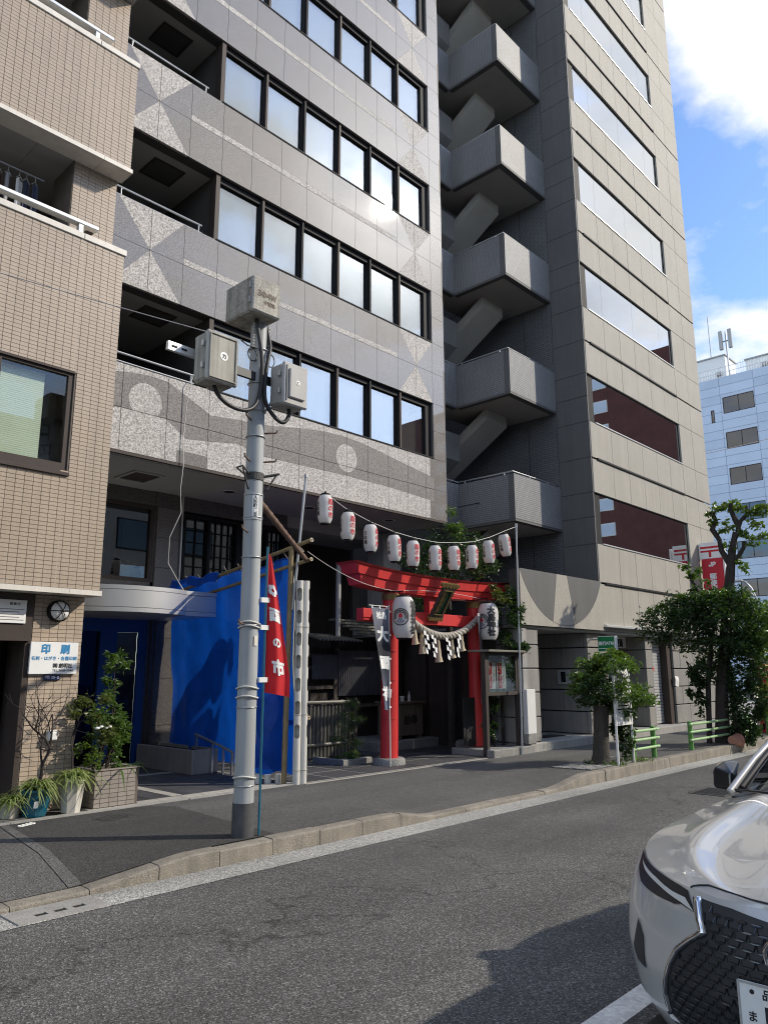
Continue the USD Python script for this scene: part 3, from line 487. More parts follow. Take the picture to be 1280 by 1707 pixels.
# lowest band with the wave and two discs
wave_u = [(GL, 6.05), (5.31, 6.25), (5.66, 6.30), (6.04, 6.29), (6.32, 6.17), (6.6, 6.05), (6.86, 5.93), (7.46, 5.99), (8.15, 6.05), (8.8, 6.17), (9.43, 6.25), (10.05, 6.27), (10.65, 6.22), (11.22, 6.14), (11.89, 6.05), (12.73, 5.93)]
wave_l = [(12.73, 5.40), (11.22, 5.47), (10.0, 5.48), (8.8, 5.46), (7.98, 5.45), (7.4, 5.56), (6.84, 5.47), (6.4, 5.42), (6.03, 5.67), (5.26, 5.67), (GL, 5.5)]
disc = lambda x, z, r: Point(x, z).buffer(r, 32)
wave = Polygon(wave_u+wave_l).difference(disc(5.66, 5.87, .29)).difference(disc(10.03, 5.84, .285))
full = sbox(GL, 4.99, 12.6, 6.38)
light = full.difference(Polygon(wave_u+wave_l)).difference(sbox(6.25, 4.99, 6.82, 5.2)).union(disc(5.66, 5.87, .29)).union(disc(10.03, 5.84, .285))
facade_band(4.99, 5.67, 6.38, LOX, light.intersection(sbox(GL, 4.9, 12.73, 6.4)), wave)
for z0, z1 in [(4.99, 6.38)]+[(HEADS[k-1], SILL(k)) for k in range(1, 6)]: part(G, 'backing', bx(GL, GR-.004, GY+.052, GY+.24, z0, z1), M['seal'])
for k in range(6): part(G, 'end_pier', bx(12.745, GR-.004, GY+.05, GY+.24, SILL(k)-.01, HEADS[k]+.01), M['seal'])
for k in range(6):
    zs = [SILL(k), (SILL(k)+HEADS[k])/2, HEADS[k]]
    for a, b in zip(zs[:-1], zs[1:]): part(G, 'panel', to_y(ext(sbox(12.745, a+.0035, GR-.0035, b-.0035), .05), GY+.05), M['granite'])
part(G, 'corner_edge', cat_([bx(GR-.0035, GR+.03, GY+.002, 12.5, 4.99, 22)]), M['granite'])
for k in range(6):
    z0, z1 = SILL(k), HEADS[k]
    part(G, 'sill_trim', bx(6.8, 12.74, GY-.015, GY+.06, z0-.001, z0+.022), M['black'])
    for i in range(6):
        a, b = WX[i], WX[i+1]; dk = (k == 0 and i == 5)
        fr = sbox(a, z0+.023, b, z1-.002).difference(sbox(a+.05 if i else a+.03, z0+.06, b-(.05 if i < 5 else .16), z1-.11))
        w = part(G, 'window', to_y(ext(fr, .13), GY+.21), M['black'])
        if i: part(w, 'mullion', bx(a-.022, a+.022, GY+.035, GY+.079, z0+.023, z1-.003), M['bronze'] if i % 2 == 1 else M['black'])
        part(w, 'pane', bx(a+.03, b-.03, GY+.135, GY+.141, z0+.04, z1-.06), M['pane'])
        if not dk: part(w, 'blind', bx(a+.02, b-.02, GY+.185, GY+.19, z0+.03, z1-.05), M['blind'])
    part(G, 'head_trim', bx(6.8, 12.74, GY+.06, GY+.22, z1-.012, z1+.0), M['black'])
    # open balcony at the left of each storey
    rl = part(G, 'balcony_rail', cat_(tube([(GL, GY+.1, z0+.20), (6.56, GY+.1, z0+.20)], .018, 8), tube([(GL, GY+.1, z0+.06), (6.56, GY+.1, z0+.06)], .014, 8), cyl((6.5, GY+.1, z0), (6.5, GY+.1, z0+.2), .013, 8), cyl((5.05, GY+.1, z0), (5.05, GY+.1, z0+.2), .013, 8)), M['galv'], smooth=40)
    part(G, 'balcony_jamb', bx(6.77, 6.855, GY+.03, GY+.22, z0, z1), M['bronze'])
    part(G, 'balcony_end_wall', cat_(bx(6.80, 6.855, GY+.221, 12.8, z0-1.0, z1-.001)), M['dark2'])
    cz = part(G, 'balcony_ceiling', bx(GL, 6.79, GY+.242, 12.8, z1+.001, z1+.2), M['soffit'])
    part(cz, 'ceiling_hatch', ext(sbox(5.77, 10.87, 6.38, 11.44).difference(sbox(5.81, 10.91, 6.34, 11.40)), .012).apply_translation((0, 0, z1-.013)), M['bronze'])
    part(cz, 'hatch_panel', bx(5.81, 6.34, 10.91, 11.40, z1-.007, z1), M['dark2'])
    part(G, 'balcony_door', cat_(bx(4.9, 5.0, 12.74, 12.79, z0-1.1, z1-.2), bx(6.1, 6.2, 12.74, 12.79, z0-1.1, z1-.2), bx(5.0, 6.1, 12.74, 12.79, z1-.35, z1-.2)), M['bronze'])
ac = thing('air_conditioner_case', 'cream air conditioner case on the second balcony of the granite building', 'air conditioner', (6.15, 11.0, 8.2))
part(ac, 'case', cbx(5.95, 6.45, 10.8, 11.1, 8.3, 9.45, .02), M['white_p']); part(ac, 'grille', cat_([bx(6.0+i*.05, 6.02+i*.05, 10.795, 10.802, 8.5, 9.35) for i in range(8)]), M['cab2'])
part(G, 'body', cat_(bx(6.86, GR-.004, GY+.24, 20, 5.2, 22), bx(GL, 6.86, 12.8, 20, 5.2, 22), bx(GL, GL+.02, GY+.25, 12.8, 5.0, 22)), M['dark2'])
part(G, 'roof', bx(GL, GR, GY, 20, 22, 22.3), M['conc_d'])
part(G, 'soffit', cat_(bx(GL, GR, GY+.06, 12.3, 4.94, 4.985), bx(GL, GR, 12.3, 20, 4.7, 5.19)), M['soffit'])
part(G, 'soffit_edge', bx(GL, GR, GY-.002, GY+.055, 4.945, 4.988), M['bronze'])
for i in range(28): part(G, 'soffit_slat', bx(GL+.02, 6.9+.0*i, GY+.1+i*.063, GY+.155+i*.063, 4.928, 4.939), M['soffit']) if i < 28 else None
part(G, 'soffit_hatch', ext(sbox(5.9, 11.10, 6.46, 11.8).difference(sbox(5.95, 11.15, 6.41, 11.75)), .02).apply_translation((0, 0, 4.905)), M['soffit'])
part(G, 'soffit_hatch_panel', bx(5.95, 6.41, 11.15, 11.75, 4.918, 4.926), M['bronze'])
for X, Y in ((7.91, 11.34), (9.85, 11.35), (11.92, 11.08)):
    dl = part(G, 'downlight', rev([(.10, 4.935), (.13, 4.93), (.14, 4.94)], 24, (X, Y, 0)), M['alum']); part(dl, 'lamp_glass', rev([(0, 4.937), (.10, 4.937)], 24, (X, Y, 0)), M['bronze'])
# ground floor wall under the overhang
WY = 12.3
def clad(x0, x1, z0, z1, key, th=.04): part(G, 'cladding', bx(x0+.004, x1-.004, WY-th, WY, z0+.004, z1-.004), M[key])
for a, b in ((4.34, 5.9), (5.9, 6.97), (6.97, 7.5), (7.5, 8.3), (8.3, 9.1), (9.1, 10.05)): clad(a, b, 4.66, 4.94, 'granite_d')
for z0, z1 in ((3.0, 3.55), (3.55, 4.1), (4.1, 4.66)): clad(7.02, 7.48, z0, z1, 'granite_m')
for z0, z1 in ((.15, .8), (.8, 1.6), (1.6, 2.3), (2.3, 3.0)): clad(6.95, 7.6, z0, z1, 'granite_d')
for a, b in ((7.6, 8.4), (8.4, 9.2), (9.2, 10.05)):
    for z0, z1 in ((.15, .9), (.9, 1.8), (1.8, 2.5), (2.5, 3.12)): clad(a, b, z0, z1, 'granite_d')
part(G, 'ground_wall', cat_(bx(GL, 5.2, WY+.002, 12.5, .15, 4.9), bx(5.2, 7.55, WY+.002, 12.5, 2.7, 3.28), bx(6.97, 7.55, WY+.002, 12.5, .15, 4.9), bx(7.55, 10.05, WY+.002, 12.5, .15, 3.12), bx(5.2, 10.05, WY+.002, 12.5, 4.66, 4.9)), M['granite_d'])
w = part(G, 'lobby_window', wall_y(sbox(5.2, 3.28, 6.98, 4.66).difference(sbox(5.26, 3.34, 6.90, 4.60)), WY+.1, .12), M['bronze'])
part(w, 'pane', bx(5.26, 6.9, WY+.03, WY+.036, 3.34, 4.60), M['pane_dk']); part(w, 'room', bx(5.2, 6.95, 13.4, 13.45, 3, 4.8), M['dark'])
lw = part(G, 'lattice_window', wall_y(sbox(7.56, 3.12, 10.0, 4.62).difference(shapely.union_all([sbox(7.62, 3.18, 8.10, 4.56), sbox(8.16, 3.18, 8.76, 4.56), sbox(8.9, 3.18, 9.5, 4.56), sbox(9.56, 3.18, 9.94, 4.56)])), WY+.06, .11), M['black'])
part(lw, 'glazing_bar', cat_([bx(a, b, WY+.0, WY+.02, z-.009, z+.009) for a, b in ((7.62, 8.1), (8.16, 8.76), (8.9, 9.5), (9.56, 9.94)) for z in np.arange(3.18+.23, 4.5, .23)]+[bx(X-.009, X+.009, WY+.0, WY+.02, 3.18, 4.56) for X in (7.86, 8.31, 8.46, 8.61, 9.05, 9.2, 9.35, 9.69, 9.82)]), M['black'])
part(lw, 'pane', bx(7.6, 9.96, WY+.03, WY+.036, 3.15, 4.6), M['pane_dk']); part(lw, 'red_curtain', bx(7.6, 8.12, WY+.10, WY+.12, 3.13, 4.55), M['cloth_m']); part(lw, 'room', bx(7.5, 10.1, 13.4, 13.45, 3, 4.8), M['dark'])
dr = part(G, 'entrance_door', wall_y(sbox(5.2, .15, 6.95, 2.7).difference(shapely.union_all([sbox(5.3, .2, 6.10, 2.38), sbox(6.40, .2, 6.80, 2.38)])), WY+.02, .06), M['blue_p'], label='glass door with blue sheet taped round its panes')
part(dr, 'pane', bx(5.3, 6.8, WY+.03, WY+.036, .2, 2.38), M['pane_blk']); part(dr, 'lobby', bx(5.2, 6.95, 13.4, 13.45, .15, 2.7), M['dark'])
part(G, 'downpipe', tube([(7.52, WY-.06, 2.9), (7.52, WY-.06, 4.93)], .018, 8), M['alum'])
part(G, 'door_post', cat_(cyl((6.98, 12.18, .15), (6.98, 12.18, 2.6), .02, 8), cyl((7.06, 12.18, .15), (7.06, 12.18, 2.6), .015, 8)), M['bronze'])
C = part(G, 'canopy', cat_([grid(lambda a, z: (6.1+1.5*math.sin(a), 12.12-1.5*math.cos(a), z), np.linspace(-1.55, .47, 40), zz) for zz in ([2.60, 2.665], [2.672, 2.93], [2.937, 3.0])]), M['steel'], smooth=True)
part(C, 'groove', grid(lambda a, z: (6.1+1.49*math.sin(a), 12.12-1.49*math.cos(a), z), np.linspace(-1.55, .47, 40), [2.61, 2.99]), M['black'])
und = Polygon([(6.1+1.49*math.sin(a), 12.12-1.49*math.cos(a)) for a in np.linspace(-1.55, .47, 30)]+[(6.78, 12.28), (4.6, 12.28)])
part(C, 'canopy_underside', ext(und, .02).apply_translation((0, 0, 2.595)), M['soffit']); part(C, 'canopy_top', ext(und, .02).apply_translation((0, 0, 2.975)), M['alum'])
part(C, 'canopy_return', cat_(bx(6.782, 7.36, 10.80, 12.26, 2.672, 2.93), bx(6.782, 7.365, 10.79, 12.26, 2.60, 2.665), bx(6.782, 7.365, 10.79, 12.26, 2.937, 3.0)), M['steel'])
lo = [bx(12.5, 13.1, 11.8, 12.3, 2.6, 4.69)]
part(G, 'column', cat_(lo), M['conc'])
cb = thing('hanging_cable', 'thin grey cable dangling down the granite front to the canopy', 'cable', (6.3, 10.4, 3))
part(cb, 'wire', tube([(6.45, 10.42, 6.5), (6.40, 10.36, 6.35), (6.36, 10.40, 6.0), (6.34, 10.42, 5.4), (6.36, 10.40, 5.0), (6.34, 10.42, 4.6), (6.42, 10.5, 4.2), (6.30, 10.6, 3.8), (6.36, 10.7, 3.4), (6.62, 10.76, 3.1), (6.75, 10.85, 3.02)], .007, 6), M['white_p'], smooth=True)
# paving of the two forecourts
P = thing('entrance_paving', 'dark slate paving with pale strips before the left entrance', 'paving', (6, 10, .15), kind='structure')
part(P, 'bed', bx(4.35, 7.4, 8.72, 12.3, .08, .152), M['pave_l'])
for a in np.arange(4.36, 7.2, .3):
    for b in np.arange(8.96, 12.2, .3):
        if 10.9 < b < 11.0: continue
        part(P, 'paving_tile', bx(a+.004, a+.296, b+.004, b+.296, .15, .157+rng.normal(0, .0006)), M['slate_t'])
part(P, 'pale_strip', cat_([bx(4.36+i*.31, 4.66+i*.31, 8.76, 8.92, .15, .1595) for i in range(9)]), M['pave_l'])
part(P, 'pale_strip', cat_([bx(5.55, 5.7, 8.96+i*.4, 9.35+i*.4, .157, .1615) for i in range(8)]), M['pave_l'])
part(P, 'pale_strip', cat_([bx(5.71+i*.4, 6.10+i*.4, 11.0, 11.15, .157, .1615) for i in range(3)]), M['pave_l'])
P = thing('shrine_paving', 'dark slate slabs with pale joints on the shrine forecourt', 'paving', (10, 10, .15), kind='structure')
part(P, 'bed', bx(7.42, 13.1, 8.615, 16, .08, .1535), M['pave_l'])
for a in np.arange(7.43, 13.0, .70):
    for b in np.arange(8.63, 12.8, .70): part(P, 'paving_slab', bx(a+.018, min(a+.682, 13.08), b+.018, b+.682, .15, .157+rng.normal(0, .0008)), M['slate_t'])
# ================================================================ sandstone office tower on the right
R = thing('sandstone_office_tower', 'pale sandstone tower with mirror windows and open stair landings', 'building', (19, 9, 0))
RY, RX, RXR, PF = 8.55, 16.50, 24.13, 3.075
PX = [RX+.012, 17.6, 18.5, 19.4, 20.3, 21.2, 22.15, 23.1, RXR]
NF = 9
def rpanel(x0, x1, z0, z1):
    part(R, 'front_panel', cbx(x0+.004, x1-.004, RY+rng.normal(0, .0012), RY+.05, z0+.004, z1-.004, .004), M['sand'])
for k in range(NF):
    zt0 = 2.76 if k == 0 else 4.68+PF*(k-1)+1.27
    gz, zb, zt = 3.74+3.08*k, 4.68+PF*k, 4.68+PF*k+1.27
    for a, b in zip(PX[:-1], PX[1:]):
        rpanel(a, b, zt0, gz-.02); rpanel(a, b, gz+.02, zb)
        if a >= 22.1: rpanel(a, b, zb, zt)
    part(R, 'groove_bar', cbx(16.75, 22.1, RY-.035, RY+.02, gz-.028, gz+.028, .006), M['black'])
    w = part(R, 'window', to_y(ext(sbox(RX+.03, zb+.003, 22.145, zt-.003).difference(sbox(16.84, zb+.05, 22.11, zt-.03)), .14), RY+.19), M['black'])
    for a, b in ((16.842, 17.66), (17.666, 19.5), (19.506, 21.3), (21.306, 22.108)): part(w, 'pane', bx(a, b, RY+.055, RY+.065, zb+.052, zt-.032), M['mirror'])
    part(w, 'sill', bx(16.8, 22.14, RY-.02, RY+.04, zb+.003, zb+.03), M['alum'])
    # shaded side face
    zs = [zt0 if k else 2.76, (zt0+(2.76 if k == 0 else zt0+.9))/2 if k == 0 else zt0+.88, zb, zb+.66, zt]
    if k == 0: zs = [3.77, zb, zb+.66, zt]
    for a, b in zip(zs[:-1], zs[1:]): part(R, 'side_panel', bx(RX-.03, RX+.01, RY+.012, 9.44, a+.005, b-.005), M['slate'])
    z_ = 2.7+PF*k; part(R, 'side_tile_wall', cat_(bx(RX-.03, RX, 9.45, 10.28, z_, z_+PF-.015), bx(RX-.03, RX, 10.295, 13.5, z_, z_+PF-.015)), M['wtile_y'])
part(R, 'body', cat_(bx(RX+.001, RXR-.003, RY+.20, 22, 2.80, 31.0), bx(RX+.002, 22.2, RY+.10, RY+.2, 2.8, 2.9)), M['dark2'])
part(R, 'corner_slot', bx(RX-.004, RX+.011, RY+.02, RY+.06, 2.62, 31), M['black'])
part(R, 'roof', bx(RX-3.4, RXR, RY, 22, 31.0, 31.3), M['conc_d'])
part(R, 'stair_back_wall', bx(13.2, RX, 13.5, 13.7, 2.7, 31), M['conc_d'])
for k in range(NF):
    zf = 5.10+3.075*k       # underside of the landing
    part(R, 'landing', ext(Polygon([(13.2, 11.05), (14.42, 11.05), (14.42, 9.46), (16.46, 9.46), (16.46, 11.7), (13.2, 11.7)]), .17).apply_translation((0, 0, zf-.03)), M['stucco'])
    part(R, 'parapet', cat_(bx(14.40, 16.465, 9.44, 9.60, zf+.02, zf+1.08)), M['balc'])
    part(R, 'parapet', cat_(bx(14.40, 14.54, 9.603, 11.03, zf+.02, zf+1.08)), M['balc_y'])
    part(R, 'parapet', cat_(bx(13.16, 14.54, 11.034, 11.17, zf+.02, zf+1.08)), M['balc'])
    part(R, 'parapet_edge', cat_(bx(14.405, 16.46, 9.445, 9.6, zf-.035, zf+.018), bx(14.405, 14.54, 9.601, 11.04, zf-.035, zf+.018), bx(13.17, 14.402, 11.04, 11.17, zf-.035, zf+.018)), M['slate'])
    part(R, 'handrail', cat_(tube([(16.46, 9.52, zf+1.16), (14.47, 9.52, zf+1.16), (14.47, 11.1, zf+1.16), (13.16, 11.1, zf+1.16)], .016, 8), [cyl((X, Y, zf+1.07), (X, Y, zf+1.15), .014, 6) for X, Y in ((16.0, 9.52), (15.2, 9.52), (14.47, 9.75), (14.47, 10.9), (13.8, 11.1))]), M['galv'], smooth=40)
    fl = lambda x0, x1, y0, z0, y1, z1, t: trimesh.Trimesh([(X, Y, Z+d) for X in (x0, x1) for (Y, Z) in ((y0, z0), (y1, z1)) for d in (-t, 0)], [[0, 1, 3], [0, 3, 2], [4, 7, 5], [4, 6, 7], [0, 4, 5], [0, 5, 1], [2, 3, 7], [2, 7, 6], [0, 2, 6], [0, 6, 4], [1, 5, 7], [1, 7, 3]])
    part(R, 'stair_flight', fl(14.95, 15.85, 10.55, zf-.0, 13.2, zf-1.62, .30), M['stucco'])
    part(R, 'stair_flight', fl(13.75, 14.75, 11.25, zf-.6, 13.4, zf-1.9, .7), M['conc_d'])
    gl_ = part(R, 'stair_lamp', trimesh.Trimesh(trimesh.creation.icosphere(2).vertices*.12+[13.9, 13.3, zf+1.5], trimesh.creation.icosphere(2).faces), M['globe'], smooth=True)
# fan shaped panel over the entrance
seg = Point(14.755, 4.536).buffer(1.876, 96).intersection(sbox(12, 2.5, 18, 3.765))
wedge = Polygon([(14.49, 3.8), (14.91, 3.8), (15.24, 2.55), (14.22, 2.55)])
lowp = sbox(13.04, 2.62, RX-.012, 3.765)
for a, b in ((13.04, 14.235), (14.235, 15.23), (15.23, RX-.012)):
    part(R, 'fan_panel', to_y(ext(lowp.difference(seg.buffer(.006)).intersection(sbox(a+.003, 2.5, b-.003, 4)), .06), RY+.02), M['sand'])
part(R, 'fan_panel', to_y(ext(seg.intersection(wedge).buffer(-.004), .06), RY+.02), M['sand'])
for g in polys(seg.difference(wedge)): part(R, 'fan_panel', to_y(ext(g.buffer(-.004), .06), RY+.02), M['slate'])
part(R, 'fan_backing', bx(13.05, RX-.02, RY+.022, RY+.22, 2.63, 3.75), M['seal'])
part(R, 'eave_trim', cat_(cbx(RX+.02, 22.0, RY-.10, RY+.02, 2.70, 2.755, .006)), M['alum'])
part(R, 'eave', cat_(bx(13.05, RXR, RY+.05, 12.9, 2.56, 2.615), bx(RX+.02, RXR, RY+.02, 10, 2.62, 2.70)), M['soffit'])
# ground floor
CZ = [.31, .80, 1.28, 1.755, 2.23, 2.56]
def ashlar(x0, x1, y0, y1, key='ashlar', bl=None):
    for i, (a, b) in enumerate(zip(CZ[:-1], CZ[1:])):
        ln = bl or (x1-x0)
        X = x0-(ln/2 if bl and i % 2 else 0)
        while X < x1-.01:
            u, v = max(X, x0), min(X+ln, x1)
            if v-u > .05: part(R, 'ashlar_block', cbx(u+.004*(u > x0), v-.004*(v < x1), y0, y1, a+.012, b-.012, .008), M[key])
            X += ln
def ashlar_x(x0, x1, y0, y1, bl, key='ashlar'):
    for i, (a, b) in enumerate(zip(CZ[:-1], CZ[1:])):
        Y = y0-(bl/2 if i % 2 else 0)
        while Y < y1-.01:
            u, v = max(Y, y0), min(Y+bl, y1)
            if v-u > .05: part(R, 'ashlar_block', cbx(x0, x1, u+.004*(u > y0), v-.004*(v < y1), a+.012, b-.012, .008), M[key])
            Y += bl
ashlar(13.10, 13.28, 8.56, 9.2, 'conc'); ashlar(13.285, 13.76, 8.60, 9.25)
ashlar_x(16.0, 16.1, 8.81, 12.4, 1.15); ashlar(16.0, 16.95, 8.70, 8.80)
part(R, 'pier_core', cat_(bx(16.101, 16.94, 8.801, 12.4, .31, 2.56), bx(13.3, 13.75, 8.62, 9.24, .3, 2.56), bx(13.12, 13.27, 8.58, 9.19, .3, 2.56)), M['seal'])
part(R, 'alcove_back', bx(13.2, 16.1, 12.42, 12.6, .3, 2.6), M['granite_d'])
it = part(R, 'intercom', cbx(15.97, 15.998, 9.17, 9.50, 1.40, 1.72, .006), M['alum']); part(it, 'intercom_screen', bx(15.965, 15.9695, 9.28, 9.4, 1.45, 1.68), M['black'])
ashlar(19.05, 19.45, 8.72, 9.6)
ashlar(20.78, RXR, 8.74, 8.80, bl=.92)
part(R, 'pier_core', cat_(bx(20.79, RXR-.01, 8.801, 10, .31, 2.56), bx(19.07, 19.43, 8.74, 9.59, .31, 2.56)), M['seal'])
part(R, 'shutter', cat_([cbx(19.5, 20.5, 9.0-.012, 9.02, .33+i*.08, .33+i*.08+.07, .008) for i in range(28)]), M['shutter'], kind='stuff')
part(R, 'shutter_box', bx(19.46, 20.52, 9.021, 9.4, .31, 2.56), M['dark'])
part(R, 'shutter_rail', cat_(bx(20.52, 20.76, 8.80, 9.3, .31, 2.56), bx(19.455, 19.49, 8.9, 9.2, .31, 2.56)), M['bronze'])
part(R, 'shutter_mark', to_y(ext(shapely.union_all([affinity.rotate(sbox(19.93, 1.725, 20.09, 1.765), a, origin=(20.01, 1.745)) for a in (0, 60, 120)]), .003), 8.987), M['ink_red'])
part(R, 'post_office_wall', cat_(bx(16.95, 17.5, 9.55, 9.6, .3, 2.3), bx(16.95, 19.05, 9.9, 9.95, .3, 2.56)), M['dark2'])
dr = part(R, 'glass_door', wall_y(sbox(17.3, .31, 19.0, 2.26).difference(shapely.union_all([sbox(17.4, .4, 18.1, 2.18), sbox(18.2, .4, 18.9, 2.18)])), 9.5, .05), M['bronze']); part(dr, 'pane', bx(17.4, 18.9, 9.46, 9.466, .4, 2.18), M['pane_dk'])
bnd = part(R, 'name_band', cbx(17.0, 19.03, 9.22, 9.30, 2.28, 2.555, .006), M['white'])
part(bnd, 'lettering', to_y(ext(place(glyphs('日本橋二郵便局', .20, 3), 18.1, 2.41), .004), 9.2199), M['ink'])
part(R, 'step', cat_(cbx(13.12, 40, 8.46, 8.60, .1, .312, .012), bx(13.12, 40, 8.601, 12.4, .1, .305)), M['conc'])
part(R, 'step_mat', bx(14.55, 15.4, 9.0, 9.4, .305, .315), M['rubber'])
g = thing('atm_sign', 'green lit projecting sign reading ATM under the tower eave', 'sign', (16.1, 8.25, 2.3))
part(g, 'case', cbx(16.06, 16.16, 8.03, 8.46, 2.13, 2.47, .004), M['white']); part(g, 'face', bx(16.055, 16.0595, 8.06, 8.455, 2.14, 2.46), M['sign_g'])
part(g, 'lettering', to_x(ext(place(glyphs('銀行ATM', .085, 2), -8.26, 2.31), .003), 16.0549), M['white']); part(g, 'stripe', bx(16.052, 16.0548, 8.08, 8.44, 2.185, 2.20), M['white']); part(g, 'bracket', cyl((16.11, 8.46, 2.4), (16.11, 8.71, 2.4), .015, 6), M['galv'])
g = thing('post_office_sign', 'tall red projecting sign with white lettering on the sandstone tower', 'sign', (22.7, 8.2, 4.5))
part(g, 'case', cbx(22.72, 22.92, 7.85, 8.47, 3.66, 4.93, .02), M['sign_r']); part(g, 'white_head', cbx(22.74, 22.9, 7.9, 8.52, 4.935, 5.42, .006), M['white']); part(g, 'edge', bx(22.73, 22.92, 7.80, 7.848, 3.68, 5.35), M['white'])
part(g, 'lettering', to_x(ext(shapely.union_all([place(glyphs('郵便局', .19, 2, vertical=True), -8.16, 4.2), place(glyphs('JP', .15, 4, cjk=False), -8.16, 4.76, 1, 1, .15)]), .004), 22.7199), M['white'])
part(g, 'post_mark', to_x(ext(shapely.union_all([sbox(-8.48, 5.24, -7.94, 5.30), sbox(-8.48, 5.13, -7.94, 5.185), sbox(-8.24, 4.98, -8.17, 5.14)]), .004), 22.7399), M['sign_r'])
part(g, 'bracket', cat_(cyl((22.82, 8.46, 4.0), (22.82, 8.56, 4.0), .03, 8), cyl((22.82, 8.46, 4.7), (22.82, 8.56, 4.7), .03, 8)), M['galv'])
single('paper_notice', grid(lambda u, v: (20.74+.22*u+.03*v, 8.715-.012*math.sin(5*v), 1.56-.27*v-.02*u), np.linspace(0, 1, 4), np.linspace(0, 1, 6)), M['white'], 'small white paper taped to the stone wall right of the shutter', 'notice', smooth=True)

# ================================================================ pale blue building beyond the cross street
B = thing('pale_blue_office_block', 'pale blue panelled office block with plant rooms on its roof', 'building', (70, 24, 0))
BX, BT = 70.0, 28.45
YJ = [10, 12.9, 14.3, 17.2, 20.03, 23.02, 26.5, 30, 34, 40]
wins = []
for i in range(8):
    z1 = 26.45-i*3.38
    wins += [(20.1, 22.85, z1-1.58, z1, 1), (14.4, 17.1, z1-1.58, z1, 1)]
wins += [(23.66, 23.98, 24.2, 25.45, 0)]
hole = shapely.union_all([sbox(-b, z0, -a, z1) for a, b, z0, z1, _ in wins])
zz = list(np.arange(BT, -.2, -.845))+[-.2]
for z1, z0 in zip(zz[:-1], zz[1:]):
    for a, b in zip(YJ[:-1], YJ[1:]):
        c = sbox(-b+.012, z0+.012, -a-.012, z1-.012).difference(hole)
        if c.area > .02: part(B, 'wall_panel', to_x(ext(c, .06), BX+.06), M['panel_b'])
part(B, 'body', bx(BX+.061, BX+18, 10, 40, -.2, BT-.05), M['seal'])
for a, b, z0, z1, two in wins:
    f = sbox(-b, z0, -a, z1); inner = sbox(-b+.07, z0+.07, -a-.07, z1-.07); m = -(a+b)/2
    if two: inner = inner.difference(sbox(m-.03, z0, m+.03, z1))
    w = part(B, 'window', to_x(ext(f.difference(inner), .05), BX+.055), M['bronze']); part(w, 'pane', bx(BX+.03, BX+.04, a+.07, b-.07, z0+.07, z1-.07), M['pane_dk'])
    if two: part(w, 'blind', bx(BX+.05, BX+.055, a+.08, (a+b)/2+.3*((z0*7) % 1), z0+.08, z1-.08), M['far_a'])
part(B, 'roof_rail', cat_([bx(BX+.2, BX+.24, 10, 34, BT+.05+h, BT+.09+h) for h in (.45, .95)]+[bx(BX+.2, BX+.24, y, y+.03, BT-.06, BT+1.04) for y in np.arange(10, 34, .22)]), M['white'])
for nm, (y0, y1, z1, d) in (('plant_room', (22.9, 27, 31.3, 2)), ('roof_cabin', (18.9, 21.2, 30.4, 2.4))):
    pr = part(B, nm, bx(BX+d, BX+d+3, y0, y1, BT-.05, z1), M['white']); part(pr, 'vent_hood', cbx(BX+d-.25, BX+d-.002, y0+.4, y0+.9, BT+.9, BT+1.3, .05), M['cab2']); part(pr, 'roof_lip', bx(BX+d-.1, BX+d+3.1, y0-.1, y1+.1, z1+.002, z1+.12), M['cab2'])
part(B, 'lightning_rod', cyl((BX+2.5, 24.3, 28), (BX+2.5, 24.3, 36), .05, 6), M['galv'])
mt = part(B, 'phone_mast', cyl((BX+1.0, 22.3, BT-.05), (BX+1.0, 22.3, 33.2), .08, 8), M['galv'])
part(mt, 'antenna', cat_([cbx(BX+.7, BX+.95, 22.3+o-.17, 22.3+o+.17, 31.4, 33.3, .04) for o in (-.42, .42)]+[bx(BX+.9, BX+1.0, 21.8, 22.8, 32.2, 32.3)]), M['cab2'])
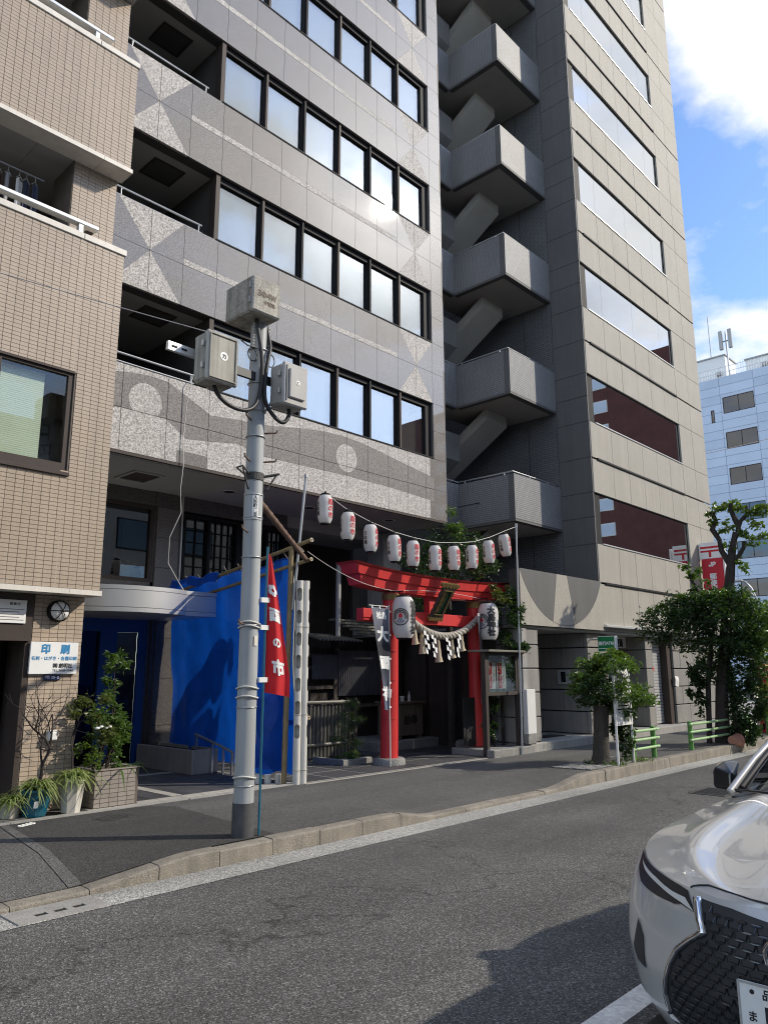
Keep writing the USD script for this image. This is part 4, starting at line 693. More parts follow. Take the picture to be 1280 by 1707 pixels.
# ================================================================ buildings over the road, seen only in the window glass
K = thing('red_brick_tower', 'red brown brick apartment tower over the road, mirrored in the windows', 'building', (84, -28, 0))
part(K, 'side_wall', bx(81, 81.3, -52, -12.3, 0, 38.0), M['brick']); part(K, 'front_wall', bx(81, 99, -12.3, -12, 0, 38), M['brick_x']); part(K, 'body', bx(81.3, 99, -52, -12.3, 0, 37.8), M['dark2'])
for i in range(12):
    for y in (-24.5, -34, -43):
        w = part(K, 'window', bx(80.95, 80.998, y-2.1, y+2.1, 2.0+i*3, 3.5+i*3), M['alum']); part(w, 'pane', cat_(bx(80.92, 80.949, y-2, y-.05, 2.1+i*3, 3.4+i*3), bx(80.92, 80.949, y+.05, y+2, 2.1+i*3, 3.4+i*3)), M['panel_b'])
for nm, lab, x0, x1, y0, y1, h, key in (('corner_office', 'grey low office over the road, seen in the window glass', 7, 19.2, -20, -8.5, 9.9, 'far_a'), ('cream_flats', 'cream flats over the road, seen in the window glass', 19.2, 34.2, -22, -8.5, 9.95, 'far_b'), ('white_office', 'pale grey office over the road beside the cream flats', 34.2, 57, -22, -8.5, 9.9, 'far_a'), ('grey_house', 'grey house over the road, seen in the window glass', -7, 7, -20, -8.5, 9.8, 'far_a'), ('tall_grey_office', 'taller grey office in a back row over the road, seen in the window glass', 24, 44, -52, -34, 21, 'far_b'), ('cream_house', 'cream building behind the photographer on the left', -30, -8, -26, -9, 15, 'far_b')):
    h_ = thing(nm, lab, 'building', ((x0+x1)/2, y1, 0)); part(h_, 'wall', bx(x0, x1, y0, y1, 0, h), M[key]); part(h_, 'roof', bx(x0-.2, x1+.2, y0, y1+.2, h, h+.4), M['conc_d'])
    for i in range(int(h/3.1)):
        for X in np.arange(x0+1.2, x1-2, 2.9):
            w = part(h_, 'window', bx(X, X+1.8, y1, y1+.03, 1.2+i*3.1, 2.7+i*3.1), M['black']); part(w, 'pane', bx(X+.06, X+1.74, y1+.031, y1+.04, 1.26+i*3.1, 2.64+i*3.1), M['pane_dk'])
# ================================================================ torii and what hangs on it
TY = 9.25
t = thing('torii_gate', 'red torii gate with curved lintel at the shrine entrance', 'torii', (11.2, TY, .15))
for xb, xt, zb in ((9.93, 9.99, .25), (12.50, 12.46, .28)):
    c = part(t, 'column', tube([(xb, TY, zb), (xb+(xt-xb)*.5, TY, 1.6), (xt, TY, 3.08)], [.152, .149, .140], 32), M['red'], smooth=50)
    part(c, 'capital_band', tube([(xt, TY, 2.95), (xt, TY, 3.06)], [.158, .158], 32), M['gold'], smooth=50)
    part(c, 'column_ring', cat_([tube([(xb, TY, z), (xb, TY, z+.008)], .1545, 32) for z in (.9, 1.55, 2.05)]), M['red_d'], smooth=50)
part(t, 'tie_beam', cbx(9.21, 13.19, TY-.085, TY+.085, 2.55, 2.77, .008), M['red'])
cu = lambda x: .115*abs((x-11.2)/2.4)**2.4
def beam(xl, z0, z1, d, sl):
    us = np.linspace(-1, 1, 41)
    V = []; F = []
    for u in us:
        for (yy, z, e) in ((-d, z0, 0), (-d, z1, sl), (d, z1, sl), (d, z0, 0)):
            X = 11.2+u*(xl+e); V.append((X, TY+yy*(1+.1*(e > 0)), z+cu(X)))
    for i in range(40):
        for j in range(4): a, b = i*4+j, i*4+(j+1) % 4; F += [[a, b, b+4], [a, b+4, a+4]]
    F += [[0, 2, 1], [0, 3, 2], [160, 161, 162], [160, 162, 163]]
    return trimesh.Trimesh(V, F, process=False)
part(t, 'lower_lintel', beam(2.10, 3.075, 3.245, .155, .05), M['red'])
part(t, 'upper_lintel', beam(2.20, 3.247, 3.405, .195, .08), M['red'])
part(t, 'lintel_cap', beam(2.28, 3.407, 3.435, .235, .05), M['red_d'])
part(t, 'strut', cbx(10.98, 11.20, TY-.07, TY+.07, 2.771, 3.085, .006), M['red'])
part(t, 'base_stone', rev([(0, .26), (.25, .26), (.275, .235), (.285, .14)], 28, (9.93, TY, 0)), M['stone'], smooth=40)
# plaque leaning forward
pq = thing('shrine_plaque', 'dark framed shrine plaque leaning out from the middle of the torii', 'plaque', (11.05, 9.0, 2.95))
tl = math.radians(33); ax = np.array([1, 0, 0]); Rm = trimesh.transformations.rotation_matrix(tl, ax)
def pl(m): m = m.copy(); m.apply_transform(Rm); m.apply_translation((11.06, 8.93, 2.955)); return m
wav = Polygon([(-.17, -.32), (.17, -.32)]+[(.17+.012*math.sin(i*2.1), -.32+.64*i/16) for i in range(17)]+[(.23, .35), (-.23, .35)]+[(-.17-.012*math.sin(i*2.1), .32-.64*i/16) for i in range(17)])
part(pq, 'frame', pl(to_y(ext(wav.difference(sbox(-.115, -.24, .115, .26)), .06), .03)), M['wood']); part(pq, 'panel', pl(to_y(ext(sbox(-.115, -.24, .115, .26), .02), .03)), M['board'])
part(pq, 'gilt_edge', pl(to_y(ext(sbox(-.12, -.245, .12, .265).difference(sbox(-.105, -.23, .105, .25)), .012), -.03)), M['gold']); part(pq, 'carved_top', pl(to_y(ext(shapely.union_all([Point(-.2+.1*i, .36).buffer(.045) for i in range(5)]), .07), .035)), M['gold'])
part(pq, 'carved_foot', pl(to_y(ext(shapely.union_all([Point(-.16+.08*i, -.34).buffer(.04) for i in range(5)]), .07), .035)), M['gold'])
part(pq, 'lettering', pl(to_y(ext(glyphs('松島神社', .10, 2, vertical=True), .008), .0105)), M['gold'])
# rope
rp = thing('shimenawa_rope', 'twisted straw rope with white paper streamers slung below the torii beam', 'rope', (11.15, 9.0, 2.4))
th_ = np.linspace(0, 1, 150); cx = 10.0+2.35*th_; cz = 2.79-1.62*th_*(1-th_)*1.06-.03*th_
for s in range(3):
    a = th_*46+s*2.094
    part(rp, 'strand', tube(np.column_stack([cx, 9.03+.034*np.cos(a), cz+.034*np.sin(a)]), .036, 7), M['rope'], smooth=True)
def shide(X, Z, s):
    V = []; F = []; w, h = .062, .082
    for i in range(5):
        o = s*(.024 if i % 2 else -.024)+s*.014*i; y = 8.975-.012*(i % 2); k = len(V)
        V += [(X+o-w/2, y, Z-i*h+.025), (X+o+w/2, y, Z-i*h-.025+.025), (X+o+w/2+.0, y-.008, Z-(i+1)*h-.025+.01), (X+o-w/2, y-.008, Z-(i+1)*h+.01)]; F += [[k, k+1, k+2], [k, k+2, k+3]]
    v = np.array(V); return trimesh.Trimesh(np.vstack([v, v+[0, .002, 0]]), F+[[a+len(V), c+len(V), b+len(V)] for a, b, c in F], process=False)
for X, s in ((10.62, 1), (10.83, 1), (11.25, 1), (11.60, -1)): part(rp, 'paper_streamer', shide(X, float(np.interp(X, cx, cz))-.02, s), M['white'])
for X, L in ((10.40, .36), (10.60, .44), (11.06, .48), (11.47, .42), (11.77, .36)):
    z = float(np.interp(X, cx, cz)); part(rp, 'straw_tassel', tube([(X, 9.05, z-.04), (X, 9.05, z-.14), (X+.01, 9.05, z-.14-L*.5), (X+.02, 9.05, z-L)], [.022, .035, .055, .075], 14), M['straw'], smooth=40)
# big lanterns
def lantern_r(v, R0): return R0*(1-.52*np.clip(abs(v)-.52, 0, 1)**2/.23) if False else R0*np.sqrt(np.clip(1-np.clip((abs(v)-.45)/.55, 0, 1)**2*.55, .2, 1))
def lantern(t, c, R0, H, ribs):
    zs = np.linspace(-1, 1, ribs*4+1)
    pr = [(lantern_r(v, R0)*(1+.012*math.cos(v*ribs*2*math.pi)), v*H/2) for v in zs]
    part(t, 'shade', rev(pr, 40, c), M['paper'], smooth=60)
    part(t, 'cap', rev([(0, H/2+.03), (R0*.62, H/2+.03), (R0*.66, H/2), (R0*.66, H/2-.015), (0, H/2-.015)], 28, c), M['black'], smooth=30); part(t, 'foot_ring', rev([(0, -H/2-.02), (R0*.6, -H/2-.02), (R0*.64, -H/2+.012), (0, -H/2+.012)], 28, c), M['black'], smooth=30)
def wrap(poly, c, R0, H, ang, dr=.004):
    """lettering bent round a lantern; ang: the compass direction it faces (radians from -y towards +x)"""
    ms = []
    for g in polys(poly):
        v, f = trimesh.creation.triangulate_polygon(g, engine='earcut'); m = trimesh.Trimesh(np.column_stack([v, np.zeros(len(v))]), f, process=False)
        v2, f2 = trimesh.remesh.subdivide_to_size(m.vertices, m.faces, R0*.22); ms.append(trimesh.Trimesh(v2, f2, process=False))
    m = cat_(ms); v = m.vertices; a = ang+v[:, 0]/R0; r = np.array([lantern_r(z/(H/2), R0) for z in v[:, 1]])+R0*.012+dr
    return trimesh.Trimesh(np.column_stack([c[0]+r*np.sin(a), c[1]-r*np.cos(a), c[2]+v[:, 1]]), m.faces, process=False)
ring = lambda r0, r1: Point(0, 0).buffer(r1, 32).difference(Point(0, 0).buffer(r0, 32))
up_ = sbox(-1, -.03, 1, 1); emb = shapely.union_all([ring(.118, .134), ring(.094, .108).intersection(up_), ring(.07, .084).intersection(up_)])
fan = shapely.union_all([Polygon([(.012*math.sin(a), -.112), (.07*math.sin(a-.13), -.115+.1*math.cos(a-.13)), (.07*math.sin(a+.13), -.115+.1*math.cos(a+.13))]) for a in (-.9, -.3, .3, .9)]).intersection(Point(0, 0).buffer(.115))
red_e = Polygon([(-.03, -.01), (-.034, .03), (0, .068), (.034, .03), (.03, -.01)]); fan2 = ring(.118, .134)
for nm, c, txt, ta, ea, lab in (('paper_lantern', (9.90, 8.86, 2.62), '松島神社', .22, -1.12, 'large white paper lantern in front of the left torii column'), ('paper_lantern', (12.40, 8.86, 2.66), '大鳥神社', -.62, -1.62, 'large white paper lantern in front of the right torii column')):
    L = thing(nm, lab, 'lantern', c, 'large shrine lanterns'); lantern(L, c, .20, .70, 12)
    part(L, 'lettering', wrap(affinity.scale(place(glyphs(txt, .135, 4, vertical=True), 0, 0), 1.15, 1), c, .20, .70, ta), M['ink'])
    part(L, 'emblem', wrap(affinity.scale(emb, 1.1, 1.1, origin=(0, 0)), c, .20, .70, ea), M['ink']); part(L, 'emblem_fan', wrap(affinity.scale(fan, 1.1, 1.1, origin=(0, 0)), c, .20, .70, ea, .005), M['navy']); part(L, 'emblem_core', wrap(affinity.scale(red_e, 1.1, 1.1, origin=(0, 0)), c, .20, .70, ea, .005), M['ink_red'])
    part(L, 'hanger', cat_(tube([(c[0], c[1], c[2]+.38), (c[0], c[1], c[2]+.46), (c[0], TY-.15, c[2]+.46)], .012, 6)), M['black'])
# ---------------------------------------------------------------- lantern string
PL, PR = (7.41, 8.62, 4.64), (12.97, 8.50, 4.60)
sp = np.array([(7.41, 4.63), (7.76, 4.46), (8.25, 4.26), (8.77, 4.13), (9.34, 4.03), (9.82, 3.99), (10.42, 3.975), (10.96, 4.03), (11.52, 4.11), (12.07, 4.27), (12.60, 4.47), (12.97, 4.60)])
st = np.linspace(0, 11, 60); spts = np.column_stack([np.interp(st, range(12), sp[:, 0]), np.interp(st, [0, 11], [8.62, 8.50]), np.interp(st, range(12), sp[:, 1])])
cw = thing('lantern_wire', 'pale wire strung between two poles with lanterns hung on it', 'wire', PL); part(cw, 'wire', tube(spts, .0055, 6), M['white_p'], smooth=True)
part(cw, 'socket', cat_([tube([(x, 8.56, z), (x, 8.56, z-.05)], [.012, .03], 8) for x, z in sp[1:-1]]), M['black'])
ordn = ['first', 'second', 'third', 'fourth', 'fifth', 'sixth', 'seventh', 'eighth', 'ninth', 'last']
LH = .44
L0 = thing('small_lantern', 'small white festival lantern, first on the string from the left pole', 'lantern', (7.76, 8.56, 4.41-.24), 'festival lanterns on the wire'); c0 = (7.76, 8.56, 4.41-.24)
lantern(L0, c0, .115, LH, 11)
part(L0, 'lettering', wrap(glyphs('酉の市', .098, 1, vertical=True), c0, .115, LH, .12), M['ink_red']); part(L0, 'side_lettering', wrap(glyphs('日本橋', .07, 1, vertical=True), c0, .115, LH, -1.85), M['ink'])
for i in range(1, 10):
    x, z = sp[i+1]; rz = rng.normal(0, .14)
    copy_of(L0, 'small_lantern', f'small white festival lantern, {ordn[i]} on the string from the left pole', (x, 8.56 if i < 9 else 8.54, z-.05-.24), rz, 'festival lanterns on the wire', (-.28 if i == 9 else rng.normal(0, .03), [0, 1, 0]))
p = thing('steel_pole', 'slim bright steel pole lashed to the bamboo post, carrying the lantern wire', 'pole', (7.3, 8.66, 2.8)); part(p, 'pole', cyl((7.26, 8.69, 2.6), PL, .021, 10), M['galv'], smooth=40); part(p, 'tip', cyl((7.409, 8.62, 4.63), (7.412, 8.62, 4.68), .028, 10), M['galv'])
p = thing('lantern_pole', 'thin grey pipe beside the notice board, carrying the lantern wire', 'pole', (12.72, 8.5, .3)); part(p, 'pole', cyl((12.72, 8.40, .15), PR, .019, 10), M['galv'], smooth=40); part(p, 'tip', cyl((12.97, 8.5, 4.58), (12.972, 8.5, 4.66), .027, 10), M['galv'])
# ---------------------------------------------------------------- bamboo frame, tarp, slotted posts
def bamboo(name, a, b, r, lab, key='bamboo'):
    a, b = np.array(a, float), np.array(b, float); n = max(3, int(np.linalg.norm(b-a)/.28)); ts = []; rs = []
    for i in range(n+1):
        for d, k in ((-.004, 1.0), (0, 1.13), (.004, 1.0)): ts.append(i/n+d); rs.append(r*k)
    ts = np.clip(ts, 0, 1)+np.arange(len(ts))*1e-6
    P_ = a+(b-a)*ts[:, None]; T_ = thing(name, lab, 'pole', a); part(T_, 'culm', tube(P_, rs, 10), M[key], smooth=40)
    d = (b-a)/np.linalg.norm(b-a); part(T_, 'cut_end', cat_(tube([b, b+d*.002], [r*.85, r*.85], 10)), M['straw']); part(T_, 'hollow', tube([b+d*.002, b+d*.004], [r*.45, r*.45], 8), M['dark'])
    return T_
bamboo('bamboo_post', (7.22, 8.76, .15), (7.25, 8.73, 3.55), .040, 'upright brown bamboo post at the street end of the blue tarpaulin')
bamboo('bamboo_pole', (7.30, 11.9, 3.10), (7.27, 8.30, 3.60), .030, 'bamboo pole running along the top edge of the blue tarpaulin')
bamboo('bamboo_pole', (7.34, 11.9, 2.9), (7.34, 8.38, 3.33), .028, 'short visible bamboo end just below the crossed poles')
bamboo('bamboo_brace', (4.86, 6.42, 3.50), (7.36, 8.52, 3.33), .036, 'brown bamboo brace slanting from the utility pole to the crossed poles', 'rust')
bamboo('bamboo_pole', (7.66, 9.7, 1.02), (7.53, 8.60, 1.05), .030, 'bamboo end poking out behind the slotted white posts')
lsh = thing('rope_lashing', 'pale cord lashing around the crossing bamboo poles', 'cord', (7.28, 8.55, 3.45)); part(lsh, 'cord', cat_([tube([(7.28+.055*math.cos(a), 8.6+.055*math.sin(a)+o, 3.50+.05*math.sin(a+o*9)) for a in np.linspace(0, 6.3, 14)], .005, 5) for o in (-.03, 0, .03)]), M['rope'])
def tarpf(u, v):
    y = 8.88+3.25*u; zt = 3.40-.19*u+.03*math.sin(u*17); zb = .20+.30*u+.05*math.sin(u*9)
    z = zt+(zb-zt)*v; amp = .05+.10*v
    wr = .05*(meshkit.fbm(np.array([[u*7, v*6, 1.3]]), 4, 3)[0]-.5)+.02*abs(math.sin((u*3.2+v*2.1)*3.1))**8
    x = 7.39+wr+amp*.8*math.sin(u*11+v*2.3)*.55+.05*math.sin(u*4.1-v*5.0)*v+.018*math.sin(u*33+v*6)+.06*v*v*(u < .25)*math.sin(u*25)
    if v < .0: pass
    return (x, y+.05*math.sin(v*6)*(u > .9)-.10*v*(u < .04), z)
tp = thing('blue_tarpaulin', 'bright blue tarpaulin hung from bamboo as a screen beside the entrance', 'tarpaulin', (7.39, 10.4, .2))
TG = grid(tarpf, np.linspace(0, 1, 90), np.linspace(0, 1, 70)); part(tp, 'sheet', TG, M['tarp'], smooth=True)
part(tp, 'eyelet', cat_([tube([np.array(tarpf(u_, .012))+[-.004, 0, 0], np.array(tarpf(u_, .012))+[-.008, 0, 0]], .018, 8) for u_ in np.linspace(.03, .97, 9)]), M['galv']); part(tp, 'tie_cord', cat_([tube([tarpf(u_, .012), (7.30, tarpf(u_, 0)[1]+.03, tarpf(u_, 0)[2]+.10)], .004, 4) for u_ in np.linspace(.03, .97, 9)]), M['rope']); part(tp, 'hem', tube([tarpf(u, 0) for u in np.linspace(0, 1, 60)], .012, 6), M['tarp']); part(tp, 'front_hem', tube([tarpf(0, v) for v in np.linspace(0, 1, 40)], .010, 6), M['white_p'])
part(tp, 'flap', grid(lambda u, v: (7.33+.10*math.sin(u*5)+.03*math.sin(v*7), 8.90+.95*u-.05*v, 1.4-1.14*v+.05*math.sin(u*8)), np.linspace(0, 1, 24), np.linspace(0, 1, 24)), M['tarp'], smooth=True)
part(tp, 'top_fold', grid(lambda u, v: (7.30-.10*v+.02*math.sin(u*20), 10.6+1.45*u, 3.27+.10*math.sin(v*3.1)-.12*v+.03*math.sin(u*13)), np.linspace(0, 1, 30), np.linspace(0, 1, 8)), M['tarp'], smooth=True)
for i, (X, Y) in enumerate(((6.98, 9.05), (7.10, 8.97), (7.24, 8.9))):
    s = single('pipe_foot', rev([(0, .275), (.045, .275), (.05, .27), (.05, .15)], 14, (X, Y, 0)), M['white_p'], f'short white pipe foot under the tarpaulin, {("farthest from", "between the others and nearer to", "nearest to")[i]} the slotted posts', 'pipe', 'white pipe feet under the tarpaulin', smooth=40)
import manifold3d as m3
def slotted(x, y, ang, zs):
    o = m3.Manifold.cylinder(2.88, .053, .053, 28).translate((0, 0, .15)); i = m3.Manifold.cylinder(3.0, .042, .042, 24).translate((0, 0, .1)); o = o-i
    for z in zs:
        k = m3.Manifold.batch_hull([m3.Manifold.cylinder(.2, .036, .036, 16).rotate((90, 0, 0)).translate((0, 0, z+d)) for d in (-.062, .062)]); o = o-k.rotate((0, 0, ang)).translate((0, 0, 0))
    m = o.to_mesh(); return trimesh.Trimesh(m.vert_properties[:, :3]+[x, y, 0], m.tri_verts)
zz_ = [2.82-.325*i for i in range(7)]
for (x, y, a, lab) in ((7.33, 8.62, -40, 'white slotted pipe post whose holes face the camera'), (7.435, 8.60, 55, 'white slotted pipe post beside the other, its holes seen edge on')):
    p = thing('slotted_post', lab, 'post', (x, y, .15), 'white slotted posts'); part(p, 'pipe', slotted(x, y, a, zz_), M['white_p'], smooth=40); part(p, 'tie', cat_([tube([(x+.056*math.cos(q), y+.056*math.sin(q), z) for q in np.linspace(0, 6.3, 20)], .005, 5) for z in (.34, 1.1, 2.35)]), M['rope'])
# ---------------------------------------------------------------- banners
def clothtext(t, poly, fn, mat_, dr=.004):
    ms = []
    for g in polys(poly):
        v, f = trimesh.creation.triangulate_polygon(g, engine='earcut'); v2, f2 = trimesh.remesh.subdivide_to_size(np.column_stack([v, np.zeros(len(v))]), f, .03); ms.append(trimesh.Trimesh(v2, f2, process=False))
    m = cat_(ms); V = np.array([fn(a, b, dr) for a, b in m.vertices[:, :2]]); part(t, 'lettering', trimesh.Trimesh(V, m.faces, process=False), mat_)
rb = thing('red_banner', 'red festival banner with white lettering on the utility pole', 'banner', (4.87, 6.3, 1.5))
def rbf(u, v, d=0):     # u across, v down
    w = .03+.235*min(1, v*1.15)**.9; s = w*u; fold = .022*math.sin(u*8+v*1.2)*min(1, v*2)
    return (4.875+s*.86+fold*.35-d*.5, 6.24-s*.42+fold*.8-d, 2.92-1.42*v-.05*u)
part(rb, 'cloth', grid(rbf, np.linspace(0, 1, 34), np.linspace(0, 1, 46)), M['banner_r'], smooth=True)
for ch, v0, s in (('酉', .44, .135), ('の', .635, .10), ('市', .81, .15)):
    clothtext(rb, affinity.scale(glyphs(ch, s, 3), .9, 1), lambda a, b, d, v0=v0: rbf(.55+a/(.03+.235*min(1, v0*1.15)**.9)*1.0, v0-b/1.42, d), M['white'])
clothtext(rb, shapely.union_all([Point(.035*math.cos(a), .035*math.sin(a)).buffer(.028) for a in np.arange(5)*1.2566]).difference(Point(0, 0).buffer(.018)), lambda a, b, d: rbf(.5+a*.7/.095, .26-b/1.42, d), M['white'])
part(rb, 'flag_pole', cyl((4.855, 6.25, .16), (4.865, 6.25, 2.98), .012, 8), M['pot_b'], smooth=40); part(rb, 'loop', cat_([bx(4.80, 4.90, 6.235, 6.265, z, z+.05) for z in (1.60, 2.12, 2.40)]), M['white'])
def navy(name, lab, px, py, pt, dirx, diry, w0, w1, L, txt):
    T_ = thing(name, lab, 'banner', (px, py, .2), 'navy shrine banners')
    def f(u, v, d=0):
        w = w0+(w1-w0)*v**.8; s = w*u; fo = .03*math.sin(u*5+v*4)*v
        return (px+dirx*s+fo*.5, py+diry*s-fo-d*.8, pt-.04-L*v+.015*u)
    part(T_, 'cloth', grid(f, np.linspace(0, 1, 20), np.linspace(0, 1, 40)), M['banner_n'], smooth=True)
    for ch, v0, s in txt: clothtext(T_, affinity.scale(glyphs(ch, s, 3), 1.0, 1), lambda a, b, d, v0=v0: f(.5-a*abs(dirx)/max(abs(dirx), .001)/(w0+(w1-w0)*v0**.8), v0-b/L, d), M['white'])
    part(T_, 'flag_pole', cyl((px, py, .16), (px-.02, py, pt+.03), .011, 8), M['white_p'], smooth=40); part(T_, 'cross_bar', cyl((px, py, pt), (px+dirx*(w0+.05), py+diry*(w0+.05), pt+.0), .008, 6), M['white_p'])
    part(T_, 'loop', cat_([bx(px-.02, px+.02, py-.012, py+.012, z, z+.03) for z in np.linspace(pt-L, pt-.1, 5)]+[bx(px+dirx*w0*q-.012, px+dirx*w0*q+.012, py+diry*w0*q-.01, py+diry*w0*q+.01, pt-.05, pt) for q in (.15, .55, .95)]), M['white'])
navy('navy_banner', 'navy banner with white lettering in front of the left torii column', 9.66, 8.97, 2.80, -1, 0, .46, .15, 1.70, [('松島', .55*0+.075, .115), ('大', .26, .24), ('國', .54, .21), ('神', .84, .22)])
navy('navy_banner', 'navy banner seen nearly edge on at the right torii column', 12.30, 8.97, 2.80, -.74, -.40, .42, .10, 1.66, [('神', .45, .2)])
# ---------------------------------------------------------------- notice board, kerb, stone post
kb_ = single('stone_plinth', cat_(cbx(11.85, 13.22, 8.43, 8.60, .1, .285, .012), cbx(11.95, 13.08, 8.604, 9.5, .1, .27, .012)), M['stone'], 'low pale stone plinth under the notice board and right torii column', 'plinth')
nb = thing('notice_board', 'dark wooden notice board with a glazed case and two red festival posters', 'notice board', (12.5, 8.6, .28))
for X in (11.93, 13.02): part(nb, 'post', cbx(X-.045, X+.045, 8.60, 8.70, .16 if X < 12 else .29, 2.06, .006), M['wood'])
part(nb, 'roof', cat_(cbx(11.82, 13.13, 8.45, 8.95, 2.06, 2.10, .006)), M['corr']); part(nb, 'case', wall_y(sbox(11.98, 1.25, 12.97, 2.05).difference(sbox(12.03, 1.32, 12.92, 2.00)), 8.74, .13), M['wood']); part(nb, 'back', bx(11.98, 12.97, 8.741, 8.76, 1.25, 2.05), M['board']); part(nb, 'valance', bx(12.035, 12.915, 8.69, 8.695, 1.87, 1.995), M['cab2'])
part(nb, 'glass', bx(12.03, 12.92, 8.62, 8.625, 1.32, 2.0), M['pane']); part(nb, 'lower_back', bx(11.98, 12.97, 9.2, 9.22, .3, 1.2), M['dark'])
for X in (12.10, 12.44):
    ps = part(nb, 'poster', bx(X, X+.30, 8.725, 8.7275, 1.37, 1.87), M['white']); part(ps, 'poster_band', to_y(ext(shapely.union_all([sbox(X+.03, 1.38, X+.17, 1.62), Polygon([(X+.02, 1.86), (X+.18, 1.86), (X+.17, 1.65), (X+.10, 1.62), (X+.03, 1.65)])]).difference(place(glyphs('酉の市', .07, 2, vertical=True), X+.10, 1.52)).difference(place(glyphs('大', .09, 2), X+.1, 1.78)), .002), 8.7249), M['ink_red'])
    part(ps, 'poster_text', to_y(ext(shapely.union_all([sbox(X+.20+.04*j, 1.45+.05*j, X+.208+.04*j, 1.80) for j in range(2)]), .002), 8.7249), M['ink'])
single('white_stone_post', cat_(cbx(13.02, 13.33, 8.44, 8.54, .50, 1.345, .008)), M['stone_w'], 'short white stone slab post between the notice board and the tower', 'stone post')
single('stone_post_foot', cbx(13.03, 13.32, 8.445, 8.535, .315, .498, .006), M['stone'], 'grey foot stone under the white stone post', 'stone')
# ---------------------------------------------------------------- inside the shrine
S = thing('shrine_hall', 'dark timber shrine hall with metal roofs deep under the granite building', 'shrine', (11.5, 13, .15))
part(S, 'back_wall', cat_(bx(10.1, 13.3, 13.6, 13.7, .15, 4.7), bx(13.1, 13.2, 9.9, 13.6, .15, 2.5)), M['wood'])
part(S, 'post', cat_(bx(10.35, 10.45, 12.0, 12.1, .15, 2.3)), M['wood']); part(S, 'post', bx(11.2, 11.32, 12.0, 12.12, .15, 2.5), M['wood']); part(S, 'post', bx(12.75, 12.87, 11.6, 11.72, .15, 2.5), M['wood']); part(S, 'post', bx(13.0, 13.1, 11.0, 11.1, .15, 2.4), M['wood'])
part(S, 'rail', cat_([bx(10.45, 12.75, 12.02, 12.08, z, z+.07) for z in (.95, 1.35, 1.75, 2.0)]), M['wood_l'])
for i in range(14): part(S, 'wall_board', bx(10.46+i*.165, 10.615+i*.165, 12.10, 12.12, .2, 2.2), M['wood'])
part(S, 'metal_sheet', grid(lambda u, v: (11.3+1.5*u, 11.98+.012*math.cos(u*150), 1.2+.95*v), np.linspace(0, 1, 120), [0, 1]), M['corr_d'], smooth=True)
part(S, 'metal_sheet', grid(lambda u, v: (10.55+.7*u, 11.96+.012*math.cos(u*80), 1.55+.5*v), np.linspace(0, 1, 70), [0, 1]), M['corr_d'], smooth=True)
part(S, 'corrugated_roof', grid(lambda u, v: (10.25+1.25*u, 11.45+.75*v, 2.33+.16*v+.018*math.cos(u*75)), np.linspace(0, 1, 90), [0, 1]), M['corr'], smooth=True)
for i in range(6): part(S, 'eave_tile', cbx(11.55-.10*i+.02*i, 13.4, 11.35+.13*i, 11.5+.13*i, 2.42+.07*i, 2.47+.07*i, .01), M['corr'])
part(S, 'gutter_pipe', cat_(cyl((9.95, 11.5, .2), (9.95, 11.5, 2.95), .03, 8)), M['cab2']); part(S, 'drain_pipe', tube([(11.2, 11.9, 2.4), (11.2, 11.9, 4.0), (11.45, 11.9, 4.0)], .055, 10), M['cab2'], smooth=40)
ob = thing('offering_box', 'weathered grey timber offering box inside the shrine', 'offering box', (12.33, 11.1, .33))
part(ob, 'body', cat_(cbx(11.95, 12.72, 10.86, 11.45, .40, 1.04, .01)), M['wood_l']); part(ob, 'top', cbx(11.90, 12.77, 10.80, 11.5, 1.045, 1.085, .006), M['wood_l']); part(ob, 'leg', cat_(bx(11.97, 12.07, 10.88, 11.4, .33, .399)), M['wood_l']); part(ob, 'leg', cat_(bx(12.6, 12.7, 10.88, 11.4, .33, .399)), M['wood_l'])
part(ob, 'lettering', to_y(ext(place(glyphs('納奉', .2, 3), 12.33, .72), .004), 10.8599), M['wood'])
single('shrine_step', cbx(11.2, 13.05, 10.7, 13.5, .1, .33, .01), M['stone'], 'low stone step under the offering box', 'step')
b = thing('spray_bottle', 'small pale bottle on the offering box, right of the cup', 'bottle', (12.38, 11, 1.085)); part(b, 'body', rev([(0, 1.086), (.032, 1.086), (.034, 1.2), (.014, 1.24), (.014, 1.26)], 16, (12.42, 10.98, 0)), M['white_p'], smooth=40); part(b, 'pump', cat_(rev([(.018, 1.262), (.018, 1.29), (0, 1.29)], 12, (12.42, 10.98, 0))), M['cab2'])
b = thing('paper_cup', 'small white cup on the offering box, left of the bottle', 'cup', (12.2, 11, 1.085)); part(b, 'body', rev([(0, 1.086), (.04, 1.086), (.05, 1.19), (.044, 1.19), (.036, 1.1)], 16, (12.2, 10.98, 0)), M['white_p'], smooth=40); part(b, 'rim', rev([(.05, 1.191), (.053, 1.195), (.047, 1.199)], 16, (12.2, 10.98, 0)), M['white'])
F_ = thing('bamboo_fence', 'grey upright bamboo fence beside the shrine forecourt', 'fence', (9.8, 10.6, .15))
for i in range(14): part(F_, 'bamboo_upright', tube([(9.12+.09*i, 10.6, .20), (9.12+.09*i, 10.6, .7), (9.125+.09*i, 10.6, 1.13+rng.normal(0, .012))], .034, 9), M['bamboo_g'], smooth=40)
